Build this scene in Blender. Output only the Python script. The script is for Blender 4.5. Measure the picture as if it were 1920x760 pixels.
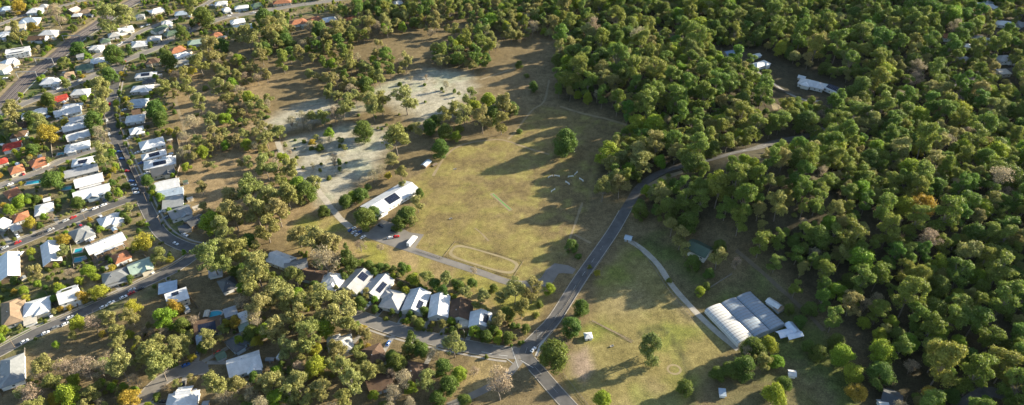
import bpy, math, random
import numpy as np
from mathutils import Vector
random.seed(7); rng = np.random.default_rng(7)
for o in list(bpy.data.objects): bpy.data.objects.remove(o)
S = bpy.context.scene
COL = S.collection
R = math.radians

# ------------------------------------------------------------------ camera, sky, sun, exposure
HAZE = .000004                                       # density of the air
CAMH, PITCH, F = 340.0, R(37.0), 1300.0            # metres, angle below horizontal, focal length in photo pixels
SUN_EL, SUN_AZ = R(18.5), (0.927, 0.375)            # sun stands to the right and beyond
cam = bpy.data.cameras.new('camera'); cam.sensor_width = 36; cam.sensor_fit = 'HORIZONTAL'
cam.lens = 36*F/1920; cam.clip_start = 1; cam.clip_end = 20000
camo = bpy.data.objects.new('camera', cam); COL.objects.link(camo)
camo.location = (0, 0, CAMH); camo.rotation_euler = (math.pi/2-PITCH, 0, 0); S.camera = camo
W = bpy.data.worlds.new('World'); S.world = W; W.use_nodes = True
nt = W.node_tree; bg = nt.nodes['Background']; sky = nt.nodes.new('ShaderNodeTexSky')
sky.sky_type = 'NISHITA'; sky.sun_disc = False; sky.sun_elevation = SUN_EL
sky.sun_rotation = math.atan2(SUN_AZ[0], SUN_AZ[1]); sky.air_density = 1.0; sky.dust_density = 0.8
nt.links.new(sky.outputs[0], bg.inputs[0]); bg.inputs[1].default_value = 0.09
sl = bpy.data.lights.new('sun', 'SUN'); sl.energy = 5.0; sl.angle = R(0.6); sl.color = (1.0, 0.88, 0.67)
so = bpy.data.objects.new('sun', sl); COL.objects.link(so); so.location = (300, 300, 300)
sd = Vector((-math.cos(SUN_EL)*SUN_AZ[0], -math.cos(SUN_EL)*SUN_AZ[1], -math.sin(SUN_EL)))
so.rotation_euler = sd.to_track_quat('-Z', 'Y').to_euler()
S.view_settings.view_transform = 'Standard'; S.view_settings.look = 'None'
S.view_settings.exposure = 1.72; S.view_settings.gamma = 1.0; S.view_settings.use_curve_mapping = False

# ------------------------------------------------------------------ helpers
SP, CP = math.sin(PITCH), math.cos(PITCH)
def hgt(x, y):
    return (24*np.exp(-(((x-500)/190)**2+((y-800)/160)**2)) + 22*np.exp(-(((x-350)/105)**2+((y-440)/110)**2))
            + 38*np.exp(-(((x-198)/68)**2+((y-440)/64)**2)) + 18*np.exp(-(((x-165)/70)**2+((y-650)/95)**2)))
def at(px, py, dz=0.0):                              # the point of the terrain (raised by dz) that the photo shows there
    u, v = (px-960)/F, (py-380)/F
    d = (u, CP-v*SP, -(SP+v*CP)); z = dz
    for _ in range(14):
        t = (CAMH-z)/(-d[2]); x, y = d[0]*t, d[1]*t
        z = float(hgt(x, y))+dz
    return Vector((x, y, z))
def proj(x, y, z):
    dy, dz = y, z-CAMH
    zc = dy*CP-dz*SP
    return 960+F*x/zc, 380-F*(dy*SP+dz*CP)/zc, F/zc
def tag(o, label=None, cat=None, group=None, kind=None):
    if label: o['label'] = label
    if cat: o['category'] = cat
    if group: o['group'] = group
    if kind: o['kind'] = kind
    return o
def mk(name, mesh, parent=None, mat=None, loc=None, rz=0.0, scale=None):
    o = bpy.data.objects.new(name, mesh); COL.objects.link(o)
    if parent: o.parent = parent
    if loc is not None: o.location = loc
    if rz: o.rotation_euler = (0, 0, rz)
    if scale is not None: o.scale = scale
    if mat is not None and mesh is not None:
        if len(mesh.materials) == 0: mesh.materials.append(None)
        o.material_slots[0].link = 'OBJECT'; o.material_slots[0].material = mat
    return o
def empty(name, loc, rz=0.0):
    o = bpy.data.objects.new(name, None); COL.objects.link(o); o.location = loc; o.rotation_euler = (0, 0, rz)
    o.empty_display_size = 1; return o
class MB:
    def __init__(s): s.v = []; s.f = []
    def add(s, vs, fs):
        n = len(s.v); s.v += [tuple(v) for v in vs]; s.f += [tuple(i+n for i in f) for f in fs]; return s
    def box(s, x0, x1, y0, y1, z0, z1):
        return s.add([(x0,y0,z0),(x1,y0,z0),(x1,y1,z0),(x0,y1,z0),(x0,y0,z1),(x1,y0,z1),(x1,y1,z1),(x0,y1,z1)],
                     [(0,3,2,1),(4,5,6,7),(0,1,5,4),(1,2,6,5),(2,3,7,6),(3,0,4,7)])
    def hexa(s, b, t):                               # any box given its four bottom and four top corners
        return s.add(list(b)+list(t), [(0,3,2,1),(4,5,6,7),(0,1,5,4),(1,2,6,5),(2,3,7,6),(3,0,4,7)])
    def prism(s, prof, y0, y1):                      # profile in x,z pulled along y
        n = len(prof)
        vs = [(x,y0,z) for x,z in prof]+[(x,y1,z) for x,z in prof]
        fs = [tuple(range(n)), tuple(range(2*n-1, n-1, -1))]+[(i,i+n,(i+1)%n+n,(i+1)%n) for i in range(n)]
        return s.add(vs, fs)
    def tube(s, p, q, r0, r1, n=6):
        p, q = Vector(p), Vector(q); d = (q-p).normalized()
        a = d.cross(Vector((0,0,1)) if abs(d.z) < .9 else Vector((1,0,0))).normalized(); b = d.cross(a)
        vs = [p+(a*math.cos(k*2*math.pi/n)+b*math.sin(k*2*math.pi/n))*r0 for k in range(n)]
        vs += [q+(a*math.cos(k*2*math.pi/n)+b*math.sin(k*2*math.pi/n))*r1 for k in range(n)]
        return s.add(vs, [(k,(k+1)%n,(k+1)%n+n,k+n) for k in range(n)]+[tuple(range(n-1,-1,-1)), tuple(range(n,2*n))])
    def mesh(s, name):
        m = bpy.data.meshes.new(name); m.from_pydata(s.v, [], s.f); m.update(); return m
    def build(s, name, mat, parent=None, **k):
        m = s.mesh(name)
        if mat: m.materials.append(mat)
        return mk(name, m, parent, **k)

# ------------------------------------------------------------------ materials
def mat(name, col, rough=.8, var=.25, scale=.35, spec=.3, col2=None, bump=0, coords='Object', fine=None, metal=0, rnd=0):
    m = bpy.data.materials.new(name); m.use_nodes = True; n = m.node_tree.nodes; L = m.node_tree.links
    p = n['Principled BSDF']; p.inputs['Roughness'].default_value = rough; p.inputs['Specular IOR Level'].default_value = spec
    p.inputs['Metallic'].default_value = metal
    if coords == 'World':
        src = n.new('ShaderNodeNewGeometry').outputs['Position']
    else: src = n.new('ShaderNodeTexCoord').outputs['Object']
    t = n.new('ShaderNodeTexNoise'); t.inputs['Scale'].default_value = scale; t.inputs['Detail'].default_value = 5; t.inputs['Roughness'].default_value = .65
    L.new(src, t.inputs['Vector'])
    r = n.new('ShaderNodeValToRGB'); r.color_ramp.elements[0].position = .3; r.color_ramp.elements[1].position = .7
    c2 = col2 or tuple(c*(1-var) for c in col)
    r.color_ramp.elements[0].color = (*c2, 1); r.color_ramp.elements[1].color = (*col, 1)
    L.new(t.outputs['Fac'], r.inputs[0]); out = r.outputs[0]
    if rnd:
        oi = n.new('ShaderNodeObjectInfo'); mr = n.new('ShaderNodeMapRange'); mr.inputs[3].default_value = 1-rnd; mr.inputs[4].default_value = 1.0
        L.new(oi.outputs['Random'], mr.inputs[0]); mx = n.new('ShaderNodeMix'); mx.data_type = 'RGBA'; mx.blend_type = 'MULTIPLY'; mx.inputs[0].default_value = 1
        L.new(out, mx.inputs[6]); L.new(mr.outputs[0], mx.inputs[7]); out = mx.outputs[2]
    if fine:                                         # seams or corrugation as fine relief
        w = n.new('ShaderNodeTexWave'); w.inputs['Scale'].default_value = fine; w.inputs['Distortion'].default_value = .3; L.new(src, w.inputs['Vector'])
        b = n.new('ShaderNodeBump'); b.inputs['Strength'].default_value = .25; b.inputs['Distance'].default_value = .05
        L.new(w.outputs['Fac'], b.inputs['Height']); L.new(b.outputs[0], p.inputs['Normal'])
    elif bump:
        t2 = n.new('ShaderNodeTexNoise'); t2.inputs['Scale'].default_value = scale*6; t2.inputs['Detail'].default_value = 4; L.new(src, t2.inputs['Vector'])
        b = n.new('ShaderNodeBump'); b.inputs['Strength'].default_value = .5; b.inputs['Distance'].default_value = bump
        L.new(t2.outputs['Fac'], b.inputs['Height']); L.new(b.outputs[0], p.inputs['Normal'])
    L.new(out, p.inputs['Base Color']); return m
def roofm(name, col, tile=False):
    return mat(name, col, rough=.8 if tile else .5, var=.32 if not tile else .4, scale=.3, spec=.2 if tile else .35, fine=1.6, rnd=.22)
ROOF = {'white': roofm('white_metal_roof', (.74,.74,.73)), 'cream': roofm('cream_metal_roof', (.55,.50,.41)), 'pale blue': roofm('pale_blue_metal_roof', (.42,.50,.58)),
        'pale grey': roofm('pale_grey_metal_roof', (.42,.42,.42)), 'grey': roofm('grey_metal_roof', (.27,.28,.28)), 'dark grey': roofm('dark_metal_roof', (.09,.095,.10)),
        'brown': roofm('brown_tile_roof', (.14,.09,.06), 1), 'terracotta': roofm('terracotta_tile_roof', (.40,.17,.09), 1), 'red': roofm('red_tile_roof', (.42,.06,.04), 1),
        'green': roofm('green_metal_roof', (.10,.15,.10)), 'pale green': roofm('pale_green_metal_roof', (.36,.46,.38)), 'tan': roofm('tan_tile_roof', (.36,.26,.17), 1),
        'blue': roofm('blue_metal_roof', (.12,.22,.36))}
WALLS = [mat('white_wall_boards', (.70,.69,.66), .7, .12), mat('cream_wall_boards', (.60,.54,.42), .7, .12), mat('grey_wall_boards', (.36,.37,.38), .7, .15),
         mat('pale_blue_wall_boards', (.42,.50,.55), .7, .12), mat('brick_wall', (.30,.15,.10), .85, .3), mat('timber_wall', (.26,.18,.11), .8, .3)]
M = {}
M['glass'] = mat('window_glass', (.03,.04,.05), .08, .2, spec=.6)
M['frame'] = mat('window_frame_paint', (.7,.7,.68), .5, .1)
M['solar'] = mat('solar_cells', (.015,.02,.04), .15, .3, 2, spec=.6)
M['concrete'] = mat('concrete', (.42,.40,.36), .9, .25, .3, coords='World')
M['kerb'] = mat('kerb_concrete', (.34,.31,.27), .9, .3, .3, coords='World')
M['paint'] = mat('road_paint', (.42,.42,.40), .7, .25, 1.0, coords='World')
M['asphalt'] = mat('asphalt', (.122,.117,.112), .9, .45, .15, coords='World')
M['asphalt_pale'] = mat('worn_asphalt', (.20,.185,.165), .9, .3, .12, coords='World')
M['gravel'] = mat('pale_gravel', (.42,.38,.31), .95, .35, .25, coords='World')
M['driveway'] = mat('driveway_concrete', (.30,.28,.245), .9, .35, .3, coords='World')
M['dirt_dark'] = mat('shaded_earth_track', (.17,.135,.09), .95, .35, .2, coords='World')  # darker copy of the dirt, shade of the forest edge put into its colour
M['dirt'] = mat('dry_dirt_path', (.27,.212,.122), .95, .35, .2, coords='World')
M['sand'] = mat('arena_sand', (.285,.232,.128), .95, .25, .2, coords='World')
M['ballast'] = mat('rail_ballast', (.12,.10,.095), .95, .4, .15, coords='World')
M['steel'] = mat('galvanised_steel', (.42,.43,.44), .45, .2, 1, metal=.6)
M['rail'] = mat('rail_steel', (.30,.27,.25), .4, .3, 1, metal=.6)
M['timber'] = mat('weathered_timber', (.22,.17,.12), .9, .35, .8)
M['fence'] = mat('fence_timber', (.25,.22,.18), .9, .35, .8)
M['whitep'] = mat('white_painted_metal', (.78,.78,.76), .5, .12)
M['water'] = mat('pool_water', (.02,.30,.38), .08, .15, .5, spec=.5)
M['turf'] = mat('synthetic_green_turf', (.12,.28,.07), .95, .25, 1)
M['ditch'] = mat('shaded_ditch_soil', (.095,.090,.042), .95, .5, .2, coords='World')  # gully soil with its shade put into the colour
M['tyre'] = mat('rubber', (.02,.02,.02), .9, .2)
M['vault_white'] = mat('white_greenhouse_film', (.56,.55,.52), .5, .15, .4)
M['vault_blue'] = mat('pale_greenhouse_film', (.28,.33,.38), .35, .3, .3, spec=.5)
M['cloth'] = mat('white_shade_cloth', (.62,.68,.76), .7, .2, .4)
M['bark_pale'] = mat('pale_gum_bark', (.26,.22,.18), .9, .4, .8)
M['bark_dark'] = mat('dark_bark', (.14,.10,.07), .9, .4, .8)
CAR = {'white': (.75,.75,.75), 'silver': (.45,.46,.47), 'red': (.45,.02,.02), 'blue': (.03,.10,.32), 'dark': (.03,.03,.035), 'grey': (.16,.17,.18)}
CARM = {k: mat('car_paint_'+k, c, .25, .06, spec=.6) for k, c in CAR.items()}

def leafm(name, a, b, trans=.38):
    m = bpy.data.materials.new(name); m.use_nodes = True; n = m.node_tree.nodes; L = m.node_tree.links
    p = n['Principled BSDF']; p.inputs['Roughness'].default_value = .6; p.inputs['Specular IOR Level'].default_value = .25
    oi = n.new('ShaderNodeObjectInfo'); ge = n.new('ShaderNodeNewGeometry')
    mixc = n.new('ShaderNodeMix'); mixc.data_type = 'RGBA'; mixc.inputs[6].default_value = (*a, 1); mixc.inputs[7].default_value = (*b, 1)
    L.new(oi.outputs['Random'], mixc.inputs[0])
    hs = n.new('ShaderNodeHueSaturation')
    mr = n.new('ShaderNodeMapRange'); mr.inputs[3].default_value = .62; mr.inputs[4].default_value = 1.4; L.new(ge.outputs['Random Per Island'], mr.inputs[0])
    L.new(mr.outputs[0], hs.inputs['Value']); L.new(mixc.outputs[2], hs.inputs['Color'])
    mr2 = n.new('ShaderNodeMapRange'); mr2.inputs[3].default_value = .47; mr2.inputs[4].default_value = .525
    ad = n.new('ShaderNodeMath'); ad.operation = 'FRACT'; mu = n.new('ShaderNodeMath'); mu.operation = 'MULTIPLY'; mu.inputs[1].default_value = 17.3
    L.new(oi.outputs['Random'], mu.inputs[0]); L.new(mu.outputs[0], ad.inputs[0]); L.new(ad.outputs[0], mr2.inputs[0]); L.new(mr2.outputs[0], hs.inputs['Hue'])
    L.new(hs.outputs[0], p.inputs['Base Color'])
    tr = n.new('ShaderNodeBsdfTranslucent'); L.new(hs.outputs[0], tr.inputs['Color'])
    ms = n.new('ShaderNodeMixShader'); ms.inputs[0].default_value = trans
    L.new(p.outputs[0], ms.inputs[1]); L.new(tr.outputs[0], ms.inputs[2]); L.new(ms.outputs[0], n['Material Output'].inputs['Surface'])
    return m
LEAF = {'c': leafm('olive_casuarina_leaves', (.170,.195,.055), (.200,.215,.065)),
        'g': leafm('olive_gum_leaves', (.240,.255,.070), (.320,.310,.112)), 'd': leafm('dark_green_leaves', (.100,.165,.030), (.145,.200,.040)),
        'l': leafm('lime_green_leaves', (.200,.300,.028), (.270,.340,.038)), 'b': leafm('dry_grey_leaves', (.330,.285,.180), (.400,.335,.215)),
        'p': leafm('dark_needles', (.090,.145,.030), (.115,.165,.038)), 'y': leafm('golden_leaves', (.34,.31,.040), (.40,.33,.045)),
        's': leafm('shrub_leaves', (.150,.205,.040), (.22,.26,.055)), 'f': leafm('forest_leaves', (.125,.210,.034), (.230,.270,.056))}

# ------------------------------------------------------------------ numpy tools
def vnoise(x, y, sc, seed):
    g = np.random.default_rng(seed).random((64, 64)); X, Y = x/sc+1000, y/sc+1000
    i, j = np.floor(X).astype(int), np.floor(Y).astype(int); fx, fy = X-i, Y-j
    fx, fy = fx*fx*(3-2*fx), fy*fy*(3-2*fy); i %= 64; j %= 64; i1, j1 = (i+1) % 64, (j+1) % 64
    return (g[i,j]*(1-fx)+g[i1,j]*fx)*(1-fy)+(g[i,j1]*(1-fx)+g[i1,j1]*fx)*fy
def fbm(x, y, sc, seed): return .5*vnoise(x,y,sc,seed)+.3*vnoise(x,y,sc/2.1,seed+1)+.2*vnoise(x,y,sc/4.3,seed+2)
def wpoly(pts): return np.array([at(a, b)[:2] for a, b in pts])
def sdist(x, y, P):                                   # signed distance, inside positive
    x, y = np.asarray(x, float), np.asarray(y, float); d = np.full(x.shape, 1e9); ins = np.zeros(x.shape, bool)
    for k in range(len(P)):
        ax, ay = P[k]; bx, by = P[(k+1) % len(P)]; ex, ey = bx-ax, by-ay
        t = np.clip(((x-ax)*ex+(y-ay)*ey)/(ex*ex+ey*ey+1e-9), 0, 1)
        d = np.minimum(d, np.hypot(x-ax-t*ex, y-ay-t*ey))
        c = ((ay > y) != (by > y)) & (x < (bx-ax)*(y-ay)/(by-ay+1e-12)+ax); ins ^= c
    return np.where(ins, d, -d)
def pldist(x, y, P):
    d = 1e9
    for (ax, ay), (bx, by) in zip(P[:-1], P[1:]):
        ex, ey = bx-ax, by-ay; t = max(0, min(1, ((x-ax)*ex+(y-ay)*ey)/(ex*ex+ey*ey+1e-9)))
        d = min(d, math.hypot(x-ax-t*ex, y-ay-t*ey))
    return d
def spline(P, step):
    P = [Vector((p[0], p[1], 0)) for p in P]; Q = [P[0]*2-P[1]]+P+[P[-1]*2-P[-2]]; out = []
    for k in range(1, len(Q)-2):
        a, b, c, d = Q[k-1:k+3]; n = max(2, int((c-b).length/step))
        for j in range(n):
            t = j/n
            out.append(.5*((2*b)+(c-a)*t+(2*a-5*b+4*c-d)*t*t+(3*b-a-3*c+d)*t**3))
    out.append(P[-1]); return [(p.x, p.y) for p in out]
def offs(P, o):
    out = []
    for k in range(len(P)):
        a, b = P[max(0, k-1)], P[min(len(P)-1, k+1)]; dx, dy = b[0]-a[0], b[1]-a[1]; l = math.hypot(dx, dy)+1e-9
        out.append((P[k][0]-dy/l*o, P[k][1]+dx/l*o))
    return out
def strip(name, P, o0, o1, z, m, parent=None, wob=0.0, keep=None, thick=0.0):
    A, B = offs(P, o0), offs(P, o1); mb = MB(); prev = None
    for k in range(len(P)):
        w = wob*math.sin(k*1.7)+wob*.7*math.sin(k*.61+1)
        a = (A[k][0]+w*.5, A[k][1]+w*.3); b = (B[k][0]-w*.3, B[k][1]+w*.5)
        za, zb = float(hgt(*a))+z, float(hgt(*b))+z
        i = len(mb.v); mb.v += [(a[0], a[1], za), (b[0], b[1], zb)]
        if thick: mb.v += [(a[0], a[1], za-thick), (b[0], b[1], zb-thick)]
        ok = keep is None or keep((a[0]+b[0])/2, (a[1]+b[1])/2)
        if prev is not None and ok:
            j = prev; mb.f.append((j, j+1, i+1, i)[::-1] if o1 < o0 else (j, i, i+1, j+1)[::-1])
            if thick: mb.f += [(j, i, i+2, j+2), (j+1, j+3, i+3, i+1)]
        prev = i if ok else None
    return mb.build(name, m, parent)

# ------------------------------------------------------------------ the ground: one sheet to the horizon, soil and grass colours by zone
Z = {}
def zone(n, pts): Z[n] = wpoly(pts)
zone('field', [(770,338),(800,318),(835,270),(905,262),(960,262),(978,235),(1000,200),(1050,205),(1120,225),(1185,238),(1165,270),(1120,300),(1105,360),(1085,430),(1060,490),(1010,532),(960,530),(780,468),(775,400)])
zone('arm', [(1015,70),(1045,75),(1045,210),(985,215),(960,190),(905,165),(895,140),(935,120),(985,130)])
zone('clear1', [(520,290),(545,262),(620,236),(715,245),(738,268),(705,310),(665,345),(640,385),(605,375),(560,335)])
zone('clear2', [(700,172),(735,155),(800,132),(870,138),(895,165),(870,192),(830,220),(790,230),(750,212)])
zone('clear3', [(480,235),(530,205),(600,190),(690,200),(650,215),(560,238),(510,250)])
zone('paddock', [(1175,455),(1120,530),(1105,600),(1055,700),(1110,775),(1300,775),(1330,700),(1375,655),(1290,572),(1255,525),(1215,478)])
zone('pad2', [(1195,455),(1250,440),(1300,500),(1340,540),(1425,492),(1480,548),(1560,622),(1615,770),(1330,780),(1380,650),(1290,565)])
zone('slope', [(325,115),(420,105),(500,150),(500,240),(540,300),(600,380),(560,430),(430,440),(350,380),(330,260)])
zone('slope2', [(560,410),(640,420),(780,470),(960,535),(1030,540),(1000,620),(930,600),(760,515),(640,480),(540,470)])
zone('forest', [(1050,80),(1010,-100),(2300,-150),(2300,900),(1640,900),(1610,640),(1480,520),(1350,430),(1215,390),(1130,320),(1190,240),(1120,200),(1050,190)])
zone('suburb', [(-300,-150),(700,-150),(640,15),(470,65),(325,120),(320,290),(360,420),(340,520),(0,665),(-300,720)])
zone('bare', [(1070,665),(1100,650),(1120,690),(1100,722),(1072,705)])
zone('verge', [(870,690),(905,665),(950,685),(920,730),(885,745),(860,735)])
def axis(a, b, st, far): return np.concatenate([-np.array(far[::-1])+a, np.arange(a, b+.1, st), np.array(far)+b])
FAR = [40, 120, 300, 700, 1500, 3200, 7000]
xs, ys = axis(-760, 800, 3, FAR), axis(190, 1010, 3, FAR)
X, Y = np.meshgrid(xs, ys, indexing='ij'); nx, ny = len(xs), len(ys); x, y = X.ravel(), Y.ravel()
col = np.tile(np.array([.150,.115,.060]), (len(x), 1)); n1 = fbm(x, y, 26, 3); n2 = fbm(x, y, 90, 9); n3 = fbm(x, y, 9, 21)
def paint(mask, c):
    global col
    col = col*(1-mask[:, None])+np.array(c)*mask[:, None]
def zm(name, w=5, wob=10):
    sdv = sdist(x, y, Z[name])+(n1-.5)*wob+(n3-.5)*wob*.5; return np.clip(sdv/w*.5+.5, 0, 1)
paint(zm('suburb', 8), (.160,.132,.070)); sub = zm('suburb', 8)
paint(sub*np.clip((n1-.52)*6, 0, 1), (.075,.105,.030)); paint(sub*np.clip((n3-.6)*5, 0, 1)*.8, (.27,.225,.14))
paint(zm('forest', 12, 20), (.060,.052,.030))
paint(zm('slope', 14, 30), (.225,.165,.088)); paint(zm('slope2', 6, 14), (.235,.178,.082)); paint(zm('slope2', 6)*np.clip((n1-.5)*5, 0, 1), (.20,.19,.045))
paint(zm('field', 3, 5), (.180,.142,.060)); paint(zm('arm', 4, 8), (.165,.125,.066))
fm = zm('field', 3, 5); paint(fm*np.clip((n1-.5)*4, 0, .8), (.205,.168,.058)); paint(fm*np.clip((n2-.48)*5, 0, .85), (.150,.112,.055)); paint(fm*np.clip((n3-.55)*7, 0, .8), (.205,.180,.058)); paint(fm*np.clip((.40-n3)*7, 0, .7), (.130,.100,.048))
for c in ('clear1', 'clear2', 'clear3'):
    paint(zm(c, 9, 16), (.32,.295,.225)); paint(zm(c, 5, 12)*np.clip((n1-.53)*5, 0, .7), (.265,.275,.19)); paint(zm(c, 5, 12)*np.clip((n3-.60)*6, 0, .8), (.20,.175,.11))
paint(zm('pad2', 6, 12), (.12,.105,.05)); paint(zm('pad2', 6)*np.clip((n1-.5)*5, 0, 1), (.10,.115,.035))
pm = zm('paddock', 4, 8); paint(pm, (.190,.160,.062)); paint(pm*np.clip((n1-.48)*5, 0, 1), (.165,.172,.042)); paint(pm*np.clip((n2-.52)*6, 0, .9), (.225,.178,.100))
paint(zm('bare', 3, 6), (.23,.175,.125)); paint(zm('verge', 3, 4), (.22,.17,.080))
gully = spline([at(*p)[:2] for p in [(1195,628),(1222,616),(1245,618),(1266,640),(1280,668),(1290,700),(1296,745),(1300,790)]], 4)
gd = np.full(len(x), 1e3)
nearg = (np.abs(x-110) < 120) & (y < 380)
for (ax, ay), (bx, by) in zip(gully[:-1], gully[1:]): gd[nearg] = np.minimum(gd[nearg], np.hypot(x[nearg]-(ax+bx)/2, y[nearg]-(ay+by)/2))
paint(np.clip((4.2-gd+(n3-.5)*5)/3, 0, 1)*.85, (.060,.062,.028))  # dark band of the gully's shade, painted into the ground colours
gm = bpy.data.meshes.new('ground'); gm.vertices.add(nx*ny)
gm.vertices.foreach_set('co', np.stack([x, y, hgt(x, y)], 1).ravel())
ii, jj = np.meshgrid(np.arange(nx-1), np.arange(ny-1), indexing='ij'); a = (ii*ny+jj).ravel()
q = np.stack([a, a+ny, a+ny+1, a+1], 1).ravel().astype(np.int32)
gm.loops.add(len(q)); gm.loops.foreach_set('vertex_index', q); gm.polygons.add(len(q)//4)
gm.polygons.foreach_set('loop_start', np.arange(0, len(q), 4, dtype=np.int32)); gm.update(calc_edges=True)
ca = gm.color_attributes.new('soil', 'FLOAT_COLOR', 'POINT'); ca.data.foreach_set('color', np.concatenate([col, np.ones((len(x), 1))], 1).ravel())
def ground_mat():
    m = bpy.data.materials.new('dry_grass_and_soil'); m.use_nodes = True; n = m.node_tree.nodes; L = m.node_tree.links
    p = n['Principled BSDF']; p.inputs['Roughness'].default_value = .95; p.inputs['Specular IOR Level'].default_value = .1
    at_ = n.new('ShaderNodeAttribute'); at_.attribute_name = 'soil'; g = n.new('ShaderNodeNewGeometry')
    cur = at_.outputs['Color']
    for sc, amt, det in ((1.1, .5, 7), (.22, .34, 6), (.05, .24, 5)):
        t = n.new('ShaderNodeTexNoise'); t.inputs['Scale'].default_value = sc; t.inputs['Detail'].default_value = det; t.inputs['Roughness'].default_value = .7
        L.new(g.outputs['Position'], t.inputs['Vector'])
        mr = n.new('ShaderNodeMapRange'); mr.inputs[1].default_value = .3; mr.inputs[2].default_value = .7; mr.inputs[3].default_value = 1-amt; mr.inputs[4].default_value = 1+amt
        L.new(t.outputs['Fac'], mr.inputs[0])
        mx = n.new('ShaderNodeMix'); mx.data_type = 'RGBA'; mx.blend_type = 'MULTIPLY'; mx.inputs[0].default_value = 1
        L.new(cur, mx.inputs[6]); L.new(mr.outputs[0], mx.inputs[7]); cur = mx.outputs[2]
    t = n.new('ShaderNodeTexNoise'); t.inputs['Scale'].default_value = 1.2; t.inputs['Detail'].default_value = 6; L.new(g.outputs['Position'], t.inputs['Vector'])
    b = n.new('ShaderNodeBump'); b.inputs['Strength'].default_value = .6; b.inputs['Distance'].default_value = .35
    L.new(t.outputs['Fac'], b.inputs['Height']); L.new(b.outputs[0], p.inputs['Normal'])
    L.new(cur, p.inputs['Base Color']); return m
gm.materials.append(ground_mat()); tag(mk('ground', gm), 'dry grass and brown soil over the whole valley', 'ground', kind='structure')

# ------------------------------------------------------------------ roads, tracks, railway
EXTRA = [[(1335,298),(1395,284),(1450,268),(1515,254)], [(1200,352),(1222,335),(1250,322),(1275,318)]]
ROADS = []                                            # (world polyline, half width, pixel polyline)
def road(name, px, w, m, z, label, kerb=True, cat='road', wob=0.0):
    P = spline([at(*p)[:2] for p in px], 5); o = strip(name, P, -w/2, w/2, z, M[m], wob=wob)
    tag(o, label, cat, kind='structure'); ROADS.append((P, w/2, px, o, kerb, z)); return o
main = road('road', [(1120,815),(1090,785),(1055,748),(1015,702),(985,662),(1008,632),(1040,598),(1085,527),(1120,477),(1152,430),(1180,382),(1206,345),(1248,320),(1300,306),(1345,296),(1400,282),(1450,268),(1510,255),(1560,238),(1625,212),(1700,190),(1770,165),(1860,140),(1960,120)], 8.2, 'asphalt', .10, 'main asphalt road running from the bottom junction up into the forest')
ROADS[0][2][:] = ROADS[0][2][:13]
road('road', [(985,664),(935,660),(880,650),(830,640),(770,626),(722,612),(690,600),(660,588)], 9.5, 'asphalt_pale', .075, 'side street below the row of houses joining the main road')
road('road', [(975,676),(955,700),(925,722),(885,742),(840,762)], 5, 'asphalt_pale', .055, 'narrow lane leaving the junction towards the bottom edge', kerb=False)
road('road', [(1075,508),(1045,508),(1015,528),(962,531),(900,511),(830,488),(770,468),(715,450),(688,440),(655,428)], 6, 'asphalt_pale', .085, 'straight sealed access road along the lower side of the playing field', kerb=False)
road('path', [(660,430),(636,408),(612,378),(580,340),(550,312),(530,290),(520,265)], 5, 'gravel', .05, 'pale gravel track climbing from the car park into the clearing', kerb=False, cat='track', wob=.5)
road('road', [(226,122),(217,150),(208,200),(213,245),(230,290),(255,345),(280,400),(303,438),(340,460),(372,468),(400,470)], 9, 'asphalt', .075, 'long residential street running down between two rows of white roofs')
road('road', [(-60,688),(0,660),(60,628),(130,597),(200,566),(270,532),(330,503),(360,482),(376,468)], 8.5, 'asphalt', .095, 'diagonal street lined with parked cars at lower left')
road('road', [(-60,492),(0,470),(60,446),(120,421),(190,393),(240,375),(268,364)], 8, 'asphalt', .06, 'cross street with parked cars in the left suburb')
road('road', [(-60,372),(0,350),(80,320),(120,300),(180,280),(224,264)], 6.5, 'asphalt_pale', .06, 'narrow cross street between white roofs in the left suburb')
road('road', [(-40,232),(40,197),(131,161),(171,145),(210,127),(237,113),(290,92),(312,78),(376,50),(428,32),(481,24),(547,12),(605,4),(680,-8),(760,-22)], 9, 'asphalt_pale', .09, 'long street sweeping up past houses to the top edge')
road('road', [(160,118),(197,96),(237,79),(263,60),(300,45),(332,33),(382,10),(410,-8)], 7, 'asphalt_pale', .07, 'upper street between houses near the railway')
road('road', [(-40,58),(0,46),(42,30),(80,20),(130,8),(170,-4)], 7, 'asphalt_pale', .07, 'street crossing the far upper left corner')
road('road', [(252,785),(268,750),(300,716),(338,696),(372,690)], 9, 'asphalt_pale', .07, 'short curving cul de sac at the bottom left', kerb=True)
road('path', [(1180,452),(1205,468),(1235,498),(1258,533),(1290,570),(1330,610),(1384,656)], 4.2, 'gravel', .06, 'curving pale gravel drive leading down to the greenhouse', kerb=False, cat='drive', wob=.25)
road('path', [(1415,125),(1428,143),(1450,157),(1480,176),(1510,188),(1540,190)], 3.2, 'driveway', .06, 'pale drive to the white house in the forest clearing', kerb=False, cat='drive')
road('road', [(1770,785),(1820,752),(1850,735),(1880,742),(1930,770)], 8, 'asphalt', .08, 'bend of dark road in the bottom right corner', kerb=False)
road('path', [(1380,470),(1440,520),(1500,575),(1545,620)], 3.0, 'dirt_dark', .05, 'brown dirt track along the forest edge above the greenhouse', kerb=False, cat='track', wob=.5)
road('path', [(645,590),(628,600),(600,618),(560,640)], 4, 'dirt', .05, 'dirt track from the street end into the bush', kerb=False, cat='track', wob=.5)
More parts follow.
